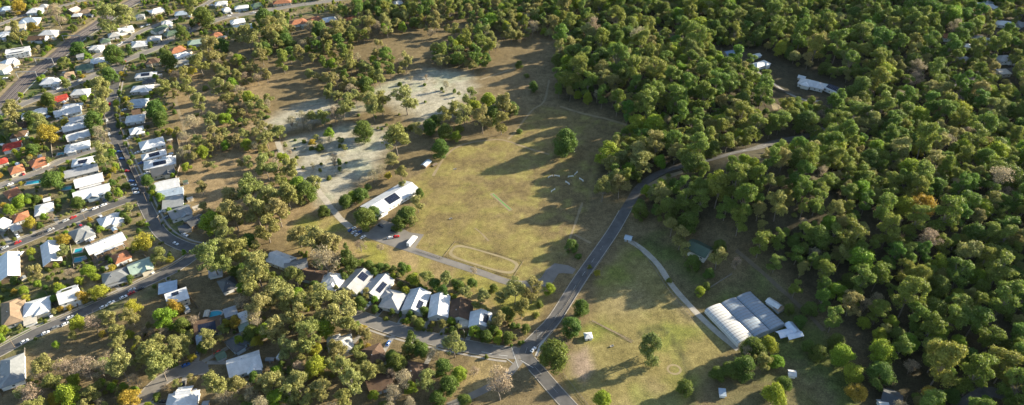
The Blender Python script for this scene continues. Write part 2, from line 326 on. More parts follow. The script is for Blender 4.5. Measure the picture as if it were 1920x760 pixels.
for k, (pts, w, lab) in enumerate([([(812,330),(830,300),(850,280),(880,268),(930,262),(952,265),(990,278),(1030,290)], 2.2, 'thin dirt track along the upper edge of the playing field'),
        ([(952,262),(968,245),(985,222),(1000,205),(1020,190),(1030,150)], 2.0, 'thin dirt track heading north from the field'),
        ([(1050,200),(1090,212),(1140,224),(1185,238)], 2.6, 'worn dirt track along the top right of the field'),
        ([(1060,470),(1075,430),(1085,400),(1092,380)], 1.8, 'faint dirt track up the shaded right of the field'),
        ([(1076,440),(1092,448),(1108,456)], 2.2, 'short dirt link from the field to the main road'),
        ([(890,428),(905,440),(916,452)], 1.2, 'short worn streak in the field grass'),
        ([(345,108),(335,140),(330,190),(345,240),(340,290)], 3, 'worn dirt track behind the suburban back fences'),
        ([(900,150),(930,140),(960,130),(990,122)], 2.4, 'bare dirt strip above the shrub belt'),
        ([(1110,602),(1150,622),(1185,642)], 1.4, 'thin dirt line crossing the lower paddock')]):
    P = spline([at(*p)[:2] for p in pts], 4); tag(strip('path', P, -w/2, w/2, .04+.003*k, M['dirt'], wob=.35), lab, 'path', kind='structure')
def clear_of(roads, self_):
    def f(x, y): return all(pldist(x, y, r[0]) > r[1]+.25 for r in roads if r is not self_)
    return f
for r in ROADS:
    if r[4]:
        near = [q for q in ROADS if q is not r]
        for s in (-1, 1): strip('kerb', r[0], s*r[1], s*(r[1]+.55), r[5]+.10, M['kerb'], r[3], keep=(lambda f, m_: (lambda x, y: f(x, y) and not (m_ and y > 440)))(clear_of(near, r), r is ROADS[0]), thick=.2)
for ri, off in ((5, 7.6), (6, 6.6), (7, 6.4), (9, 7.2), (8, 5.4), (1, 7.0)):
    r = ROADS[ri]
    tag(strip('pavement', r[0], off-.7, off+.7, .058, M['kerb'], keep=clear_of(ROADS, r), wob=.08), 'pale concrete footpath beside '+('the '+r[3]['label'])[:60].rsplit(' ', 1)[0], 'footpath', kind='structure')
# centre dashes, give-way lines and the footpath of the main road
P = ROADS[0][0]; mb = MB()
for k in range(0, len(P)-1, 3):
    (ax, ay), (bx, by) = P[k], P[k+1]
    if math.hypot(ax-P[22][0], ay-P[22][1]) < 8: continue
    dx, dy = bx-ax, by-ay; l = math.hypot(dx, dy); ox, oy = -dy/l*.09, dx/l*.09
    z0, z1 = float(hgt(ax, ay))+.112, float(hgt(bx, by))+.112
    mb.add([(ax-ox,ay-oy,z0),(bx-ox,by-oy,z1),(bx+ox,by+oy,z1),(ax+ox,ay+oy,z0)], [(0,1,2,3)])
mb.build('centre_line', M['paint'], main)
def line(pa, pb, w, z, parent, name='road_marking'):
    a, b = at(*pa), at(*pb); d = (b-a).normalized(); o = Vector((-d.y, d.x, 0))*w/2; up = Vector((0,0,z))
    return MB().add([a-o+up, b-o+up, b+o+up, a+o+up], [(0,1,2,3)]).build(name, M['paint'], parent)
for pa, pb in (((958,648),(972,690)), ((948,672),(962,682)), ((924,649),(940,651)), ((903,660),(922,664)), ((935,666),(952,668)), ((976,676),(1000,690)), ((999,655),(1003,650))): line(pa, pb, .45, .118, main)
q = spline([at(*p)[:2] for p in [(1005,668),(1018,640),(1046,603),(1096,525),(1130,478),(1162,430)]], 4)
tag(strip('pavement', q, -.9, .9, .07, M['concrete']), 'narrow pale footpath along the right side of the main road', 'footpath', kind='structure')
q2 = offs(q, -1.8); gr = empty('guard_rail', (q2[0][0], q2[0][1], 0)); o0 = Vector((q2[0][0], q2[0][1], 0)); mr_, mp_ = MB(), MB()
for k in range(len(q2)-1):
    a, b = Vector((*q2[k], 0))-o0, Vector((*q2[k+1], 0))-o0
    mr_.hexa([a+Vector((0,0,.55)), b+Vector((0,0,.55)), b+Vector((.08,.05,.55)), a+Vector((.08,.05,.55))], [a+Vector((0,0,.85)), b+Vector((0,0,.85)), b+Vector((.08,.05,.85)), a+Vector((.08,.05,.85))])
    mp_.box(a.x-.07, a.x+.07, a.y-.07, a.y+.07, 0, .9)
mr_.build('rail', M['steel'], gr); tag(mp_.build('posts', M['steel'], gr), kind='stuff')
tag(gr, 'long galvanised guard rail beside the main road above the paddock', 'guard rail')
q = spline([at(*p)[:2] for p in [(1212,356),(1232,340),(1255,330),(1280,322)]], 4); tag(strip('road_shoulder', q, -3.2, 3.2, .05, M['dirt'], wob=.8), 'pale gravel shoulder on the main road bend', 'road shoulder', kind='structure')
# flat painted, paved and sandy sheets
def sheet(name, px, z, m, label, cat):
    pts = [at(*p) for p in px]; c = sum(pts, Vector())/len(pts); mb = MB()
    mb.add([(p.x-c.x, p.y-c.y, float(hgt(p.x, p.y))-float(hgt(c.x, c.y))+z) for p in pts], [tuple(range(len(pts)))])
    o = mb.build(name, M[m], loc=(c.x, c.y, float(hgt(c.x, c.y))))
    if o.data.polygons[0].normal.z < 0: o.data.flip_normals()
    return tag(o, label, cat, kind='structure')
sheet('car_park', [(690,436),(704,424),(716,412),(740,420),(768,436),(795,440),(778,466),(745,459)], .045, 'asphalt_pale', 'paved car park below the long white hall', 'car park')
sheet('parking_apron', [(1007,534),(1024,506),(1040,494),(1065,498),(1080,505),(1074,514),(1048,512),(1030,540)], .13, 'asphalt_pale', 'pale worn parking apron beside the main road junction', 'apron')
sheet('turning_circle', [(350,686),(362,678),(378,677),(390,684),(392,696),(380,704),(362,704),(350,698)], .12, 'asphalt_pale', 'round asphalt turning head of the cul de sac', 'turning circle')
P4 = [at(*p) for p in [(848,452),(984,490),(967,524),(831,480)]]; c = sum(P4, Vector())/4
ux = (P4[1]-P4[0]+P4[2]-P4[3]).normalized(); uy = Vector((-ux.y, ux.x, 0)); La, Wa = 56, 19; rz = math.atan2(ux.y, ux.x)
ring = MB(); N = 56; inn, out = [], []
for k in range(N):
    t = 2*math.pi*k/N; e = lambda A, B, p: (A*math.copysign(abs(math.cos(t))**p, math.cos(t)), B*math.copysign(abs(math.sin(t))**p, math.sin(t)))
    inn.append((*e(La/2-3.2, Wa/2-2.9, .60), .06)); out.append((*e(La/2-1.2, Wa/2-1.0, .48), .06))
ring.add(inn+out, [(k, (k+1) % N, (k+1) % N+N, k+N) for k in range(N)])
ar = ring.build('arena_track', M['sand'], loc=c, rz=rz); tag(ar, 'rounded sandy riding arena track worn into the field grass', 'riding arena', kind='structure')
if ar.data.polygons[0].normal.z < 0: ar.data.flip_normals()
fe = empty('arena_fence', c, rz); fr, fp = MB(), MB()
for (x0, y0, x1, y1) in ((-La/2,-Wa/2,La/2,-Wa/2), (La/2,-Wa/2,La/2,Wa/2), (La/2,Wa/2,-La/2,Wa/2), (-La/2,Wa/2,-La/2,-Wa/2)):
    n = int(math.hypot(x1-x0, y1-y0)/3.1)
    fr.tube((x0,y0,.45), (x1,y1,.45), .13, .13, 4)
    for k in range(n): t = k/n; fp.box(x0+(x1-x0)*t-.08, x0+(x1-x0)*t+.08, y0+(y1-y0)*t-.08, y0+(y1-y0)*t+.08, 0, .6)
fr.build('rail', M['timber'], fe); tag(fp.build('posts', M['timber'], fe), kind='stuff'); tag(fe, 'low timber rail round the rectangular riding arena', 'fence')
a, b = at(923,364), at(957,394); d = (b-a).normalized(); rzp = math.atan2(d.y, d.x); Lp = (b-a).length
cpz = (a+b)/2; MBp = MB().box(-Lp/2-1, Lp/2+1, -1.9, 1.9, -.1, .05); o = MBp.build('cricket_pitch', M['dirt'], loc=cpz, rz=rzp)
tag(o, 'narrow cricket pitch with a green strip in the field', 'cricket pitch')
MB().box(-Lp/2+.3, Lp/2-.3, -.2, .95, .03, .065).build('turf_strip', M['turf'], o)
MB().box(-Lp/2+.5, Lp/2-.5, -1.25, -.8, .03, .062).build('worn_strip', M['sand'], o)
# sandy ring in the lower paddock
c = at(1264,693); mb = MB(); N = 28
mb.add([(4.6*math.cos(k*2*math.pi/N), 4.2*math.sin(k*2*math.pi/N), .05) for k in range(N)]+[(3.3*math.cos(k*2*math.pi/N), 2.8*math.sin(k*2*math.pi/N), .05) for k in range(N)], [(k, (k+1) % N, (k+1) % N+N, k+N) for k in range(N)])
tag(mb.build('ring_path', M['sand'], loc=c), 'small pale sandy ring path in the hollow of the paddock', 'path', kind='structure')
mb = MB()
for k in range(3):
    r = 5+k*2.6
    for j in range(14):
        t0, t1 = 2.0+j*.17, 2.0+(j+1)*.17
        P_ = lambda rr, t, z: (rr*math.cos(t), rr*math.sin(t), z)
        mb.hexa([P_(r,t0,0),P_(r+.8,t0,0),P_(r+.8,t1,0),P_(r,t1,0)], [P_(r,t0,.45),P_(r+.8,t0,.45),P_(r+.8,t1,.45),P_(r,t1,.45)])
tag(mb.build('curved_terrace_wall', M['concrete'], loc=at(1584,196)), 'three concentric pale curved garden walls beside the forest house', 'garden wall')
# railway in the top left
q = spline([at(*p)[:2] for p in [(-60,258),(8,192),(58,142),(105,106),(147,70),(184,46),(216,22),(252,2),(300,-22)]], 6)
rb = tag(strip('railway_bed', q, -9, 9, .06, M['ballast'], wob=.5), 'dark railway corridor of ballast cutting across the upper left', 'railway', kind='structure')
for o_ in (-5.8, -4.3, -1.8, -.3, 2.4, 3.9):
    strip('rail', q, o_-.13, o_+.13, .30, M['rail'], rb, thick=.2)
tag(strip('path', q, 9.6, 14, .05, M['dirt'], wob=.6), 'pale service track along the upper side of the railway', 'track', kind='structure')
tag(strip('path', q, -11.4, -10.2, .05, M['concrete'], wob=.2), 'narrow concrete strip along the lower side of the railway', 'path', kind='structure')
ROADS.append((q, 12, [(8,192),(58,142),(105,106),(147,70),(184,46),(216,22),(252,2)], rb, False, 0))
for (pa, lab) in (((47,148), 'steel wire gantry over the railway, nearest the left edge'), ((82,120), 'steel wire gantry over the railway beside the white flats'), ((138,76), 'steel wire gantry over the railway, farthest up the line')):
    p = at(*pa); k = min(range(len(q)), key=lambda i: (q[i][0]-p.x)**2+(q[i][1]-p.y)**2); a, b = q[k-1], q[k+1]
    e = empty('railway_gantry', (q[k][0], q[k][1], 0), math.atan2(b[1]-a[1], b[0]-a[0])); tag(e, lab, 'gantry', 'gantries over the railway')
    for s in (-1, 1): MB().box(-.25, .25, s*10-.25, s*10+.25, 0, 7.6).build('post', M['steel'], e)
    MB().box(-.3, .3, -10.5, 10.5, 7.0, 7.7).build('beam', M['steel'], e)
    for y_ in (-5, -1, 3): MB().box(-.1, .1, y_-.1, y_+.1, 5.6, 7.0).build('wire_hanger', M['steel'], e)

# ------------------------------------------------------------------ houses
HOUSES = []                                           # px, py, px radius, world x, y, radius, short text
WIN = MB().box(-.8, .8, -.05, .06, -.65, .65).mesh('window'); PANE = MB().box(-.68, .68, -.02, .085, -.53, .53).mesh('pane'); DOOR = MB().box(-.5, .5, -.05, .07, 0, 2.1).mesh('door')
def roofs(mb, L, Wd, z, kind, pitch=.42, ov=.6, th=.22, x0=0, y0=0, rot=False):
    hx, hy = L/2+ov, Wd/2+ov; zr = z+hy*pitch; loc = MB()
    if kind == 'gable':
        for s in (-1, 1):
            b = [(-hx, s*hy, z-th), (hx, s*hy, z-th), (hx, 0, zr-th), (-hx, 0, zr-th)]
            loc.hexa(b, [(p[0], p[1], p[2]+th) for p in b])
    elif kind == 'hip':
        r = max(.6, hx-hy*.95)
        loc.add([(-hx,-hy,z-th),(hx,-hy,z-th),(hx,hy,z-th),(-hx,hy,z-th),(-hx,-hy,z),(hx,-hy,z),(hx,hy,z),(-hx,hy,z),(-r,0,zr),(r,0,zr)],
                [(0,3,2,1),(0,1,5,4),(1,2,6,5),(2,3,7,6),(3,0,4,7),(4,5,9,8),(6,7,8,9),(5,6,9),(7,4,8)])
    else:
        loc.hexa([(-hx,-hy,z-th),(hx,-hy,z-th),(hx,hy,z+.5),(-hx,hy,z+.5)], [(-hx,-hy,z+.05),(hx,-hy,z+.05),(hx,hy,z+.8),(-hx,hy,z+.8)]); zr = z+.8
    vs = [((-v[1] if rot else v[0])+x0, (v[0] if rot else v[1])+y0, v[2]) for v in loc.v]
    mb.add(vs, loc.f); return zr
def solar(root, L, Wd, z, kind, pitch, side, u0, u1, rows=2, off=.25):
    mb = MB(); hy = Wd/2+.6; sl_ = pitch if kind != 'flat' else 0; n = max(1, int((u1-u0)/1.06))
    for i in range(n):
        for j in range(rows):
            x0 = u0+i*1.06; d0 = hy*(1-off)-j*1.75; d1 = d0-1.68
            f = lambda d, h: z+(hy-d)*sl_+h+(.75 if kind == 'flat' else 0)
            b = [(x0, side*d0, f(d0,.06)), (x0+1.0, side*d0, f(d0,.06)), (x0+1.0, side*d1, f(d1,.06)), (x0, side*d1, f(d1,.06))]
            mb.hexa(b, [(p[0], p[1], p[2]+.06) for p in b])
    mb.build('solar_array', M['solar'], root)
def house(ax, ay, bx, by, w, kind, colr, where, st=1, wall=None, sol=None, wing=None, ver=None, name='house', cat='house', win=True, pitch=.47, roofname=None, label=None):
    rnd = random.Random(ax*131+ay*17+w)
    if cat == 'house' and kind == 'gable' and wing is None and rnd.random() < .5: kind = 'hip'
    if cat == 'house' and w < 13: w *= 1.18
    wh = {0: 2.4, 1: 3.5, 2: 6.0}[st]; zz = wh+.9
    a, b = at(ax, ay, zz), at(bx, by, zz); c = (a+b)/2; L = max((b-a).length, w*.7); rz = math.atan2(b.y-a.y, b.x-a.x); g = float(hgt(c.x, c.y))
    e = empty(name, (c.x, c.y, g), rz); wm = WALLS[wall if wall is not None else rnd.choice([0,0,0,1,1,2,3,5])]
    kname = {'gable': 'gable roofed', 'hip': 'hip roofed', 'flat': 'flat roofed'}[kind]
    txt = f'{colr} {kname} {cat}'; tag(e, label or f'{txt} {where}', cat, 'suburban houses' if cat == 'house' else None)
    mb = MB(); hw, hl = w/2, L/2; rise = hw*pitch
    mb.box(-hl, hl, -hw, hw, -2.0, wh-.25)
    if kind == 'gable':
        for s in (-1, 1):
            x0, x1 = sorted((s*hl, s*(hl-.25))); mb.add([(x0,-hw,wh-.25),(x0,hw,wh-.25),(x0,0,wh-.3+rise),(x1,-hw,wh-.25),(x1,hw,wh-.25),(x1,0,wh-.3+rise)], [(0,1,2),(3,5,4),(0,3,4,1),(1,4,5,2),(2,5,3,0)])
    mb.build('wall', wm, e)
    rm = MB(); zr = roofs(rm, L, w, wh, kind, pitch); ro = rm.build('roof', ROOF[colr], e)
    if kind != 'flat':
        r = hl+.55 if kind == 'gable' else max(.5, hl+.6-(hw+.6)*.95)
        MB().hexa([(-r,-.22,zr-.06),(r,-.22,zr-.06),(r,.22,zr-.06),(-r,.22,zr-.06)], [(-r,-.08,zr+.07),(r,-.08,zr+.07),(r,.08,zr+.07),(-r,.08,zr+.07)]).build('ridge_cap', ROOF[colr], ro)
    if cat == 'house' and kind != 'flat' and rnd.random() < .6:
        vx, vy = rnd.uniform(-.3, .3)*L, rnd.choice([-1, 1])*hw*.35; MB().tube((vx, vy, zr-hw*.35*pitch-.5), (vx, vy, zr-hw*.35*pitch+.45), .28, .34, 8).build('roof_vent', M['steel'], ro)
    if wing is None and kind != 'flat' and st and w > 8 and L > 11 and cat == 'house': wing = rnd.choice([None, (rnd.choice([-.22,.22]), rnd.choice([-1,1])), (rnd.choice([-.25,.25]), -1)])
    if wing:                                          # a cross wing pushed out of one long side
        fx, s = wing; ww, wl = w*.55, w*.5+2.2; x0, y0 = fx*L, s*(hw-w*.25+1.1)
        MB().box(x0-ww/2, x0+ww/2, min(s*hw*.9, s*(hw+2.2)), max(s*hw*.9, s*(hw+2.2)), -.6, wh-.3).build('wing_wall', wm, e)
        r2 = MB(); roofs(r2, wl, ww, wh+.07, 'gable' if kind == 'gable' else 'hip', pitch, .5, .2, x0, y0, True); r2.build('wing_roof', ROOF[colr], e)
    if ver is None and cat == 'house' and st and rnd.random() < .45: ver = rnd.choice([-1, 1])
    if ver and not wing:
        vr = MB(); d = 2.6; vr.hexa([(-hl*.8, ver*(hw+.3), wh-.75), (hl*.8, ver*(hw+.3), wh-.75), (hl*.8, ver*(hw+d), wh-1.05), (-hl*.8, ver*(hw+d), wh-1.05)],
                      [(-hl*.8, ver*(hw+.3), wh-.62), (hl*.8, ver*(hw+.3), wh-.62), (hl*.8, ver*(hw+d), wh-.92), (-hl*.8, ver*(hw+d), wh-.92)])
        vo = vr.build('verandah_roof', ROOF[colr], e)
        for k in (-.75, 0, .75): MB().box(hl*k-.07, hl*k+.07, ver*(hw+d-.2)-.07, ver*(hw+d-.2)+.07, 0, wh-1.0).build('post', M['frame'], vo)
    if sol:
        for (s, u0, u1, rows) in sol: solar(e, L, w, wh, kind, pitch, s, u0*L, u1*L, rows)
    if win:
        for fl in range(2 if st == 2 else 1):
            zc = 1.75+fl*2.9 if st else 1.3
            for s in (-1, 1):
                n = max(1, int(L/4.2))
                for k in range(n):
                    xk = -hl+L*(k+.5)/n
                    if fl == 0 and k == n//2 and s < 0: mk('door', DOOR, e, WALLS[5], (xk, s*hw, 0), 0 if s > 0 else math.pi); continue
                    o = mk('window', WIN, e, M['frame'], (xk, s*hw, zc), 0 if s > 0 else math.pi); mk('pane', PANE, o, M['glass'])
                o = mk('window', WIN, e, M['frame'], (s*hl, 0, zc), -s*math.pi/2); mk('pane', PANE, o, M['glass'])
    pc = proj(c.x, c.y, g+wh+.5); HOUSES.append((pc[0], pc[1], max(L, w)*.5*pc[2], c.x, c.y, math.hypot(L, w)/2, f'{colr} {cat} {where}')); return e
h = house
S2 = [(1, -.3, .1, 2)]; SA = [(-1, -.2, .25, 2)]; SB = [(1, -.35, .35, 2)]
# upper left, beyond and beside the railway
h(10,53,46,48,11,'flat','cream','beyond the railway, upper left edge'); h(38,38,72,36,12,'hip','pale blue','beyond the railway'); h(52,20,78,18,12,'hip','white','high beyond the railway')
h(74,11,89,10,9,'hip','pale grey','at the top left corner'); h(0,17,22,14,10,'gable','pale blue','in the top left corner'); h(-6,65,17,62,11,'hip','white','cut by the left edge near top')
h(76,61,106,60,12,'hip','white','alone just above the railway'); h(55,71,86,70,10,'gable','brown','above the railway embankment'); h(10,98,54,91,14,'flat','white','of two storeys beside the railway',st=2,sol=[(1,-.3,.3,1),(-1,-.3,.3,1)],name='apartment_block',cat='flats')
h(5,118,30,110,10,'gable','white','below the flats by the railway'); h(-6,130,9,120,10,'flat','cream','at the left edge below flats',st=2); h(130,20,144,14,8,'gable','cream','near the top beyond the railway')
h(135,28,152,27,7,'hip','white','small, beside trees beyond the railway'); h(148,22,175,20,10,'hip','tan','beyond the railway near the top'); h(222,57,248,51,11,'gable','white','above the upper street')
h(203,66,225,62,10,'hip','pale grey','on the upper street'); h(188,77,205,74,8,'hip','green','small, near the upper street'); h(168,89,192,87,9,'hip','white','small, below the upper street',wing=(0.2,-1))
h(144,104,158,102,7,'gable','pale grey','small, among trees by the railway',st=1); h(170,114,197,110,10,'hip','white','beside a round dark tree'); h(141,128,174,122,11,'hip','green','between railway and sweeping street')
h(114,142,138,137,11,'hip','tan','between railway and sweeping street'); h(78,152,112,150,11,'hip','white','right beside the railway tracks'); h(135,172,165,170,10,'gable','white','below the sweeping street')
h(100,185,125,178,7,'gable','red','low, below the sweeping street'); h(117,199,152,196,8,'gable','white','long, below the sweeping street'); h(247,84,275,80,12,'hip','white','between upper and sweeping streets',wing=(-.2,1))
h(276,72,300,70,10,'hip','pale grey','between upper and sweeping streets'); h(286,58,310,48,8,'gable','green','long, above the sweeping street'); h(303,42,318,40,8,'gable','white','beside the long green roof')
h(281,22,305,15,9,'gable','white','above the upper street, near top'); h(255,30,270,28,8,'hip','grey','near the top, beside big gums'); h(275,114,298,112,9,'gable','brown','just below the sweeping street')
h(254,141,292,137,9,'gable','white','at the head of the residential street',sol=SA); h(268,151,290,149,8,'gable','dark grey','at the head of the residential street'); h(247,166,285,163,11,'hip','white','second down the residential street',sol=S2,wing=(.2,-1))
h(242,192,274,190,12,'hip','pale blue','third down the residential street'); h(309,64,332,57,8,'gable','green','by the sweeping street, beside terracotta roof')
h(316,97,345,89,12,'hip','terracotta','beside the rectangular pool'); h(326,108,352,98,8,'gable','white','directly beside the rectangular pool'); h(322,119,352,112,6,'flat','cream','below the rectangular pool',cat='shed',name='pool_house')
h(352,80,394,74,10,'hip','pale green','below the sweeping street'); h(395,66,415,62,9,'hip','terracotta','below the sweeping street'); h(432,41,458,37,10,'hip','white','below the sweeping street, near top')
h(440,52,472,47,11,'hip','pale blue','below the sweeping street, near top'); h(328,25,358,22,10,'hip','pale blue','above the sweeping street'); h(403,6,425,4,9,'gable','white','touching the top edge'); h(417,18,430,15,8,'gable','white','small, above the sweeping street')
h(440,14,465,11,8,'gable','white','long, above the sweeping street'); h(472,10,490,6,8,'gable','green','near the top edge'); h(512,4,545,1,9,'hip','terracotta','at the top edge')
h(543,43,575,37,13,'hip','terracotta','large, at the top among trees',wing=(.25,-1)); h(578,38,600,32,10,'hip','terracotta','smaller, at the top among trees'); h(606,37,630,33,10,'hip','white','at the top beside terracotta roofs')
h(368,41,382,37,7,'gable','red','small, above the sweeping street'); h(340,50,354,47,7,'hip','tan','small, above the sweeping street'); h(308,43,321,40,7,'hip','white','small, above the sweeping street')
h(646,35,668,33,7,'gable','terracotta','at the top, left of the woodland'); h(738,5,754,3,9,'hip','white','alone at the top in woodland')
# left suburb
h(40,217,87,206,10,'gable','white','long, below the railway end'); h(22,235,52,230,10,'hip','brown','near the left edge, upper'); h(22,251,48,248,9,'hip','brown','near the left edge, lower'); h(5,275,38,268,9,'gable','red','bright, near the left edge')
h(-6,303,12,298,8,'gable','red','cut by the left edge'); h(56,307,86,297,10,'gable','terracotta','above the narrow cross street'); h(17,320,42,312,10,'hip','terracotta','near the left edge, above cross street')
h(102,213,150,202,13,'gable','white','first of the white street row',wall=3,wing=(-.2,-1)); h(131,225,169,217,9,'gable','white','second of the white street row',ver=-1,wing=False); h(118,241,162,231,10,'gable','white','third of the white street row')
h(125,258,166,247,11,'gable','white','fourth of the white street row',wing=(0,-1),sol=[(1,.1,.3,2)]); h(121,278,167,268,11,'gable','white','beside the small square pool',sol=S2)
h(135,305,177,297,10,'hip','white','first below narrow cross street',sol=SA,wing=(.2,-1)); h(121,327,182,312,9,'flat','pale grey','long, second below narrow cross street'); h(141,343,192,330,12,'gable','white','bright, above the oval pool',wing=False); h(139,367,205,350,12,'gable','white','below the oval pool',wing=(0,-1))
h(10,365,35,355,10,'hip','terracotta','at left, above the parked-car street'); h(65,393,98,385,11,'hip','white','above the cross street, left',wing=(-.2,-1)); h(82,374,93,371,5,'gable','white','tiny, behind the white hip roof',st=0,cat='shed',name='garden_shed',win=False)
h(236,223,270,218,11,'hip','white','fourth down the residential street'); h(243,246,268,240,10,'hip','white','fifth down the residential street',wing=(.2,-1)); h(262,273,306,262,15,'hip','white','large, right of the residential street',sol=[(1,.1,.3,2)])
h(266,294,310,283,8,'gable','white','narrow, right of the residential street',sol=SA); h(270,309,328,298,11,'hip','white','with solar rows, right of street',sol=[(-1,-.2,.25,2),(1,-.1,.3,2)]); h(285,323,326,314,10,'gable','dark grey','right of the residential street',wing=(.2,-1))
h(292,349,335,340,11,'gable','white','by the dry slope, right of street'); h(297,363,342,355,8,'gable','pale blue','by the dry slope, right of street'); h(305,381,342,374,12,'flat','grey','by the dry slope, right of street'); h(248,210,262,207,8,'gable','brown','small, on the residential street')
h(24,409,52,400,9,'hip','terracotta','above the cross street, far left'); h(-8,425,8,412,10,'gable','white','cut by the left edge, above cross street'); h(22,427,34,422,7,'gable','pale grey','small, on the cross street')
h(92,455,98,492,9.5,'gable','white','below the cross street, far left',wing=(.1,1)); h(17,476,17,520,10,'gable','white','long, by the left edge',wing=False); h(134,442,168,428,12,'hip','grey','below the cross street')
h(186,417,226,402,11,'hip','white','below the cross street, near corner',sol=S2,wing=(.2,-1)); h(163,468,230,441,10,'gable','white','long, beside the square pools',st=2,sol=[(1,-.4,-.1,2)],wing=False); h(212,486,240,474,9,'hip','terracotta','beside the long white house')
h(242,505,282,490,11,'gable','pale green','on the bend of diagonal street',wing=(.2,-1)); h(192,523,240,508,13,'hip','grey','above the diagonal street'); h(110,557,146,545,12,'gable','white','above the diagonal street, with panels',sol=[(1,-.3,.3,3)],st=2,wing=False)
h(44,580,92,566,14,'hip','white','wide, above the diagonal street',wing=(.2,-1)); h(20,562,22,605,9.5,'hip','tan','by the left edge, above diagonal street'); h(45,603,66,596,6,'flat','cream','in front of the wide white house',st=0,cat='carport',name='carport',win=False); h(22,668,22,718,10,'hip','grey','in the lower left corner',wing=(.2,-1))
h(312,561,350,548,9,'flat','white','modern, below the diagonal street',st=2,sol=[(1,-.2,.2,2)]); h(298,541,330,534,8,'flat','pale blue','attached above the modern white house'); h(318,403,355,390,11,'gable','grey','at the slope foot, street end',wing=(.2,-1),wall=0)
h(352,419,378,405,8,'gable','dark grey','at the slope foot, beside lime tree'); h(336,430,356,424,7,'flat','dark grey','at the slope foot by the street',st=0,cat='carport',name='carport',win=False)
h(413,536,440,525,11,'hip','dark grey','below the big gum canopy'); h(392,513,415,508,6,'flat','pale grey','small, under the gum canopy',st=0,cat='shed',name='garden_shed',win=False)
# lower centre
h(508,478,545,492,10,'gable','white','partly under gums, left of row',wing=False); h(535,499,575,491,9,'gable','grey','partly under gums, left of row'); h(568,510,607,519,9,'gable','brown','behind the big bare tree',wing=False); h(606,522,642,527,12,'hip','white','at the left end of row',wing=(.1,-1))
h(366,615,412,604,12,'gable','brown','with solar bank beside curved pool',sol=[(-1,-.35,.4,3)],wing=False); h(369,635,385,630,7,'gable','pale blue','small, below the solar bank'); h(421,587,442,580,7,'flat','pale grey','beside the curved pool',st=0,cat='pergola',name='pergola',win=False); h(449,595,469,588,8,'gable','white','small, at the bush edge')
h(448,614,465,608,6,'flat','pale green','below the small white house',st=0,cat='carport',name='carport',win=False); h(430,648,462,628,9,'gable','dark grey','above the big white house'); h(428,690,487,671,14,'gable','white','biggest, at the cul de sac',wing=(.25,-1)); h(405,668,420,661,6,'gable','green','beside the cul de sac',st=0,cat='shed',name='garden_shed',win=False)
h(332,738,357,735,8,'gable','white','small, at the bottom edge'); h(312,757,368,749,12,'gable','white','large, cut by the bottom edge'); h(616,651,660,640,12,'hip','pale grey','at the dirt track end'); h(685,668,718,655,11,'hip','brown','below the side street, left',wing=(.2,-1)); h(755,690,795,698,11,'hip','brown','among dark trees below side street',wall=4); h(690,723,732,708,10,'flat','brown','long, near the bottom edge')
h(652,543,683,509,14,'gable','pale grey','second in the row, with panels',sol=[(-1,.05,.4,3)],wing=False); h(694,553,723,519,13,'gable','pale grey','third in the row, beside pool',sol=[(-1,-.3,.2,2)],wing=False); h(728,576,746,545,13.5,'hip','pale grey','fourth in the row',wing=(.2,1)); h(772,583,788,545,12,'gable','white','fifth in the row',sol=[(-1,-.4,.0,2)],wing=False)
h(821,593,826,553,10.5,'gable','white','sixth in the row, ridge to street',wing=False); h(860,597,864,562,10.5,'gable','brown','seventh in the row, dark roof',wall=0,wing=False); h(899,612,902,585,11.5,'gable','white','last of the row, with panels',sol=[(-1,-.3,.35,2)],wing=False); h(862,605,878,604,5,'flat','cream','in front of the dark roof',st=0,cat='carport',name='carport',win=False)
# hall and its sheds
h(690,394,772,346,18,'gable','white','long, between car park and field',st=1,cat='hall',name='showground_hall',sol=[(-1,-.15,.12,4)],wing=(-.38,-1),pitch=.3,ver=1); h(794,309,804,300,4.5,'gable','pale blue','small, at the field edge trees',st=0,cat='shed',name='shed',win=False)
# right side
h(1293,456,1330,473,11,'gable','green','under trees above the gravel drive',wing=False); h(1441,560,1462,574,4.5,'gable','white','narrow, above the greenhouse',st=0,cat='shed',name='shed',win=False); h(1457,572,1466,580,5,'flat','tan','beside the narrow white shed',st=0,cat='shed',name='shed',win=False)
h(1500,150,1546,161,14,'hip','white','large, in the forest clearing',wing=(-.2,-1)); h(1549,160,1581,173,7.5,'gable','white','with solar roof, forest clearing',sol=[(-1,-.4,.4,3)],wing=False); h(1498,142,1510,145,6,'gable','white','small, at the forest clearing',st=0,cat='shed',name='shed',win=False)
h(1414,122,1439,115,8,'gable','white','above the forest drive'); h(1411,105,1424,101,6,'gable','white','small, in upper forest clearing',st=0,cat='shed',name='shed',win=False); h(1360,98,1376,96,7,'gable','blue','in upper forest clearing',cat='shed',name='shed',win=False)
h(1822,7,1845,9,9,'gable','white','at the top right, leftmost'); h(1846,4,1858,3,7,'hip','pale blue','at the top right corner'); h(1850,8,1870,15,7,'gable','white','long, at the top right'); h(1905,20,1925,21,10,'hip','grey','in the top right corner')
h(1868,40,1902,46,10,'gable','white','long, in far right trees'); h(1908,46,1925,45,9,'gable','pale grey','cut by the right edge'); h(1826,66,1862,79,9,'gable','pale grey','long, in far right trees'); h(1768,66,1795,68,10,'hip','terracotta','alone in far right trees')
h(1806,83,1823,86,7,'gable','white','small, in far right trees'); h(1869,109,1897,107,11,'hip','pale grey','lowest in far right trees'); h(1800,110,1818,108,8,'hip','pale grey','small, in far right trees'); h(1874,134,1892,133,8,'flat','cream','in far right trees, lowest')
h(1657,738,1690,751,8,'gable','dark grey','at the bottom right edge'); h(1650,757,1664,757,6,'gable','white','at the bottom right edge',st=0,cat='shed',name='shed',win=False)
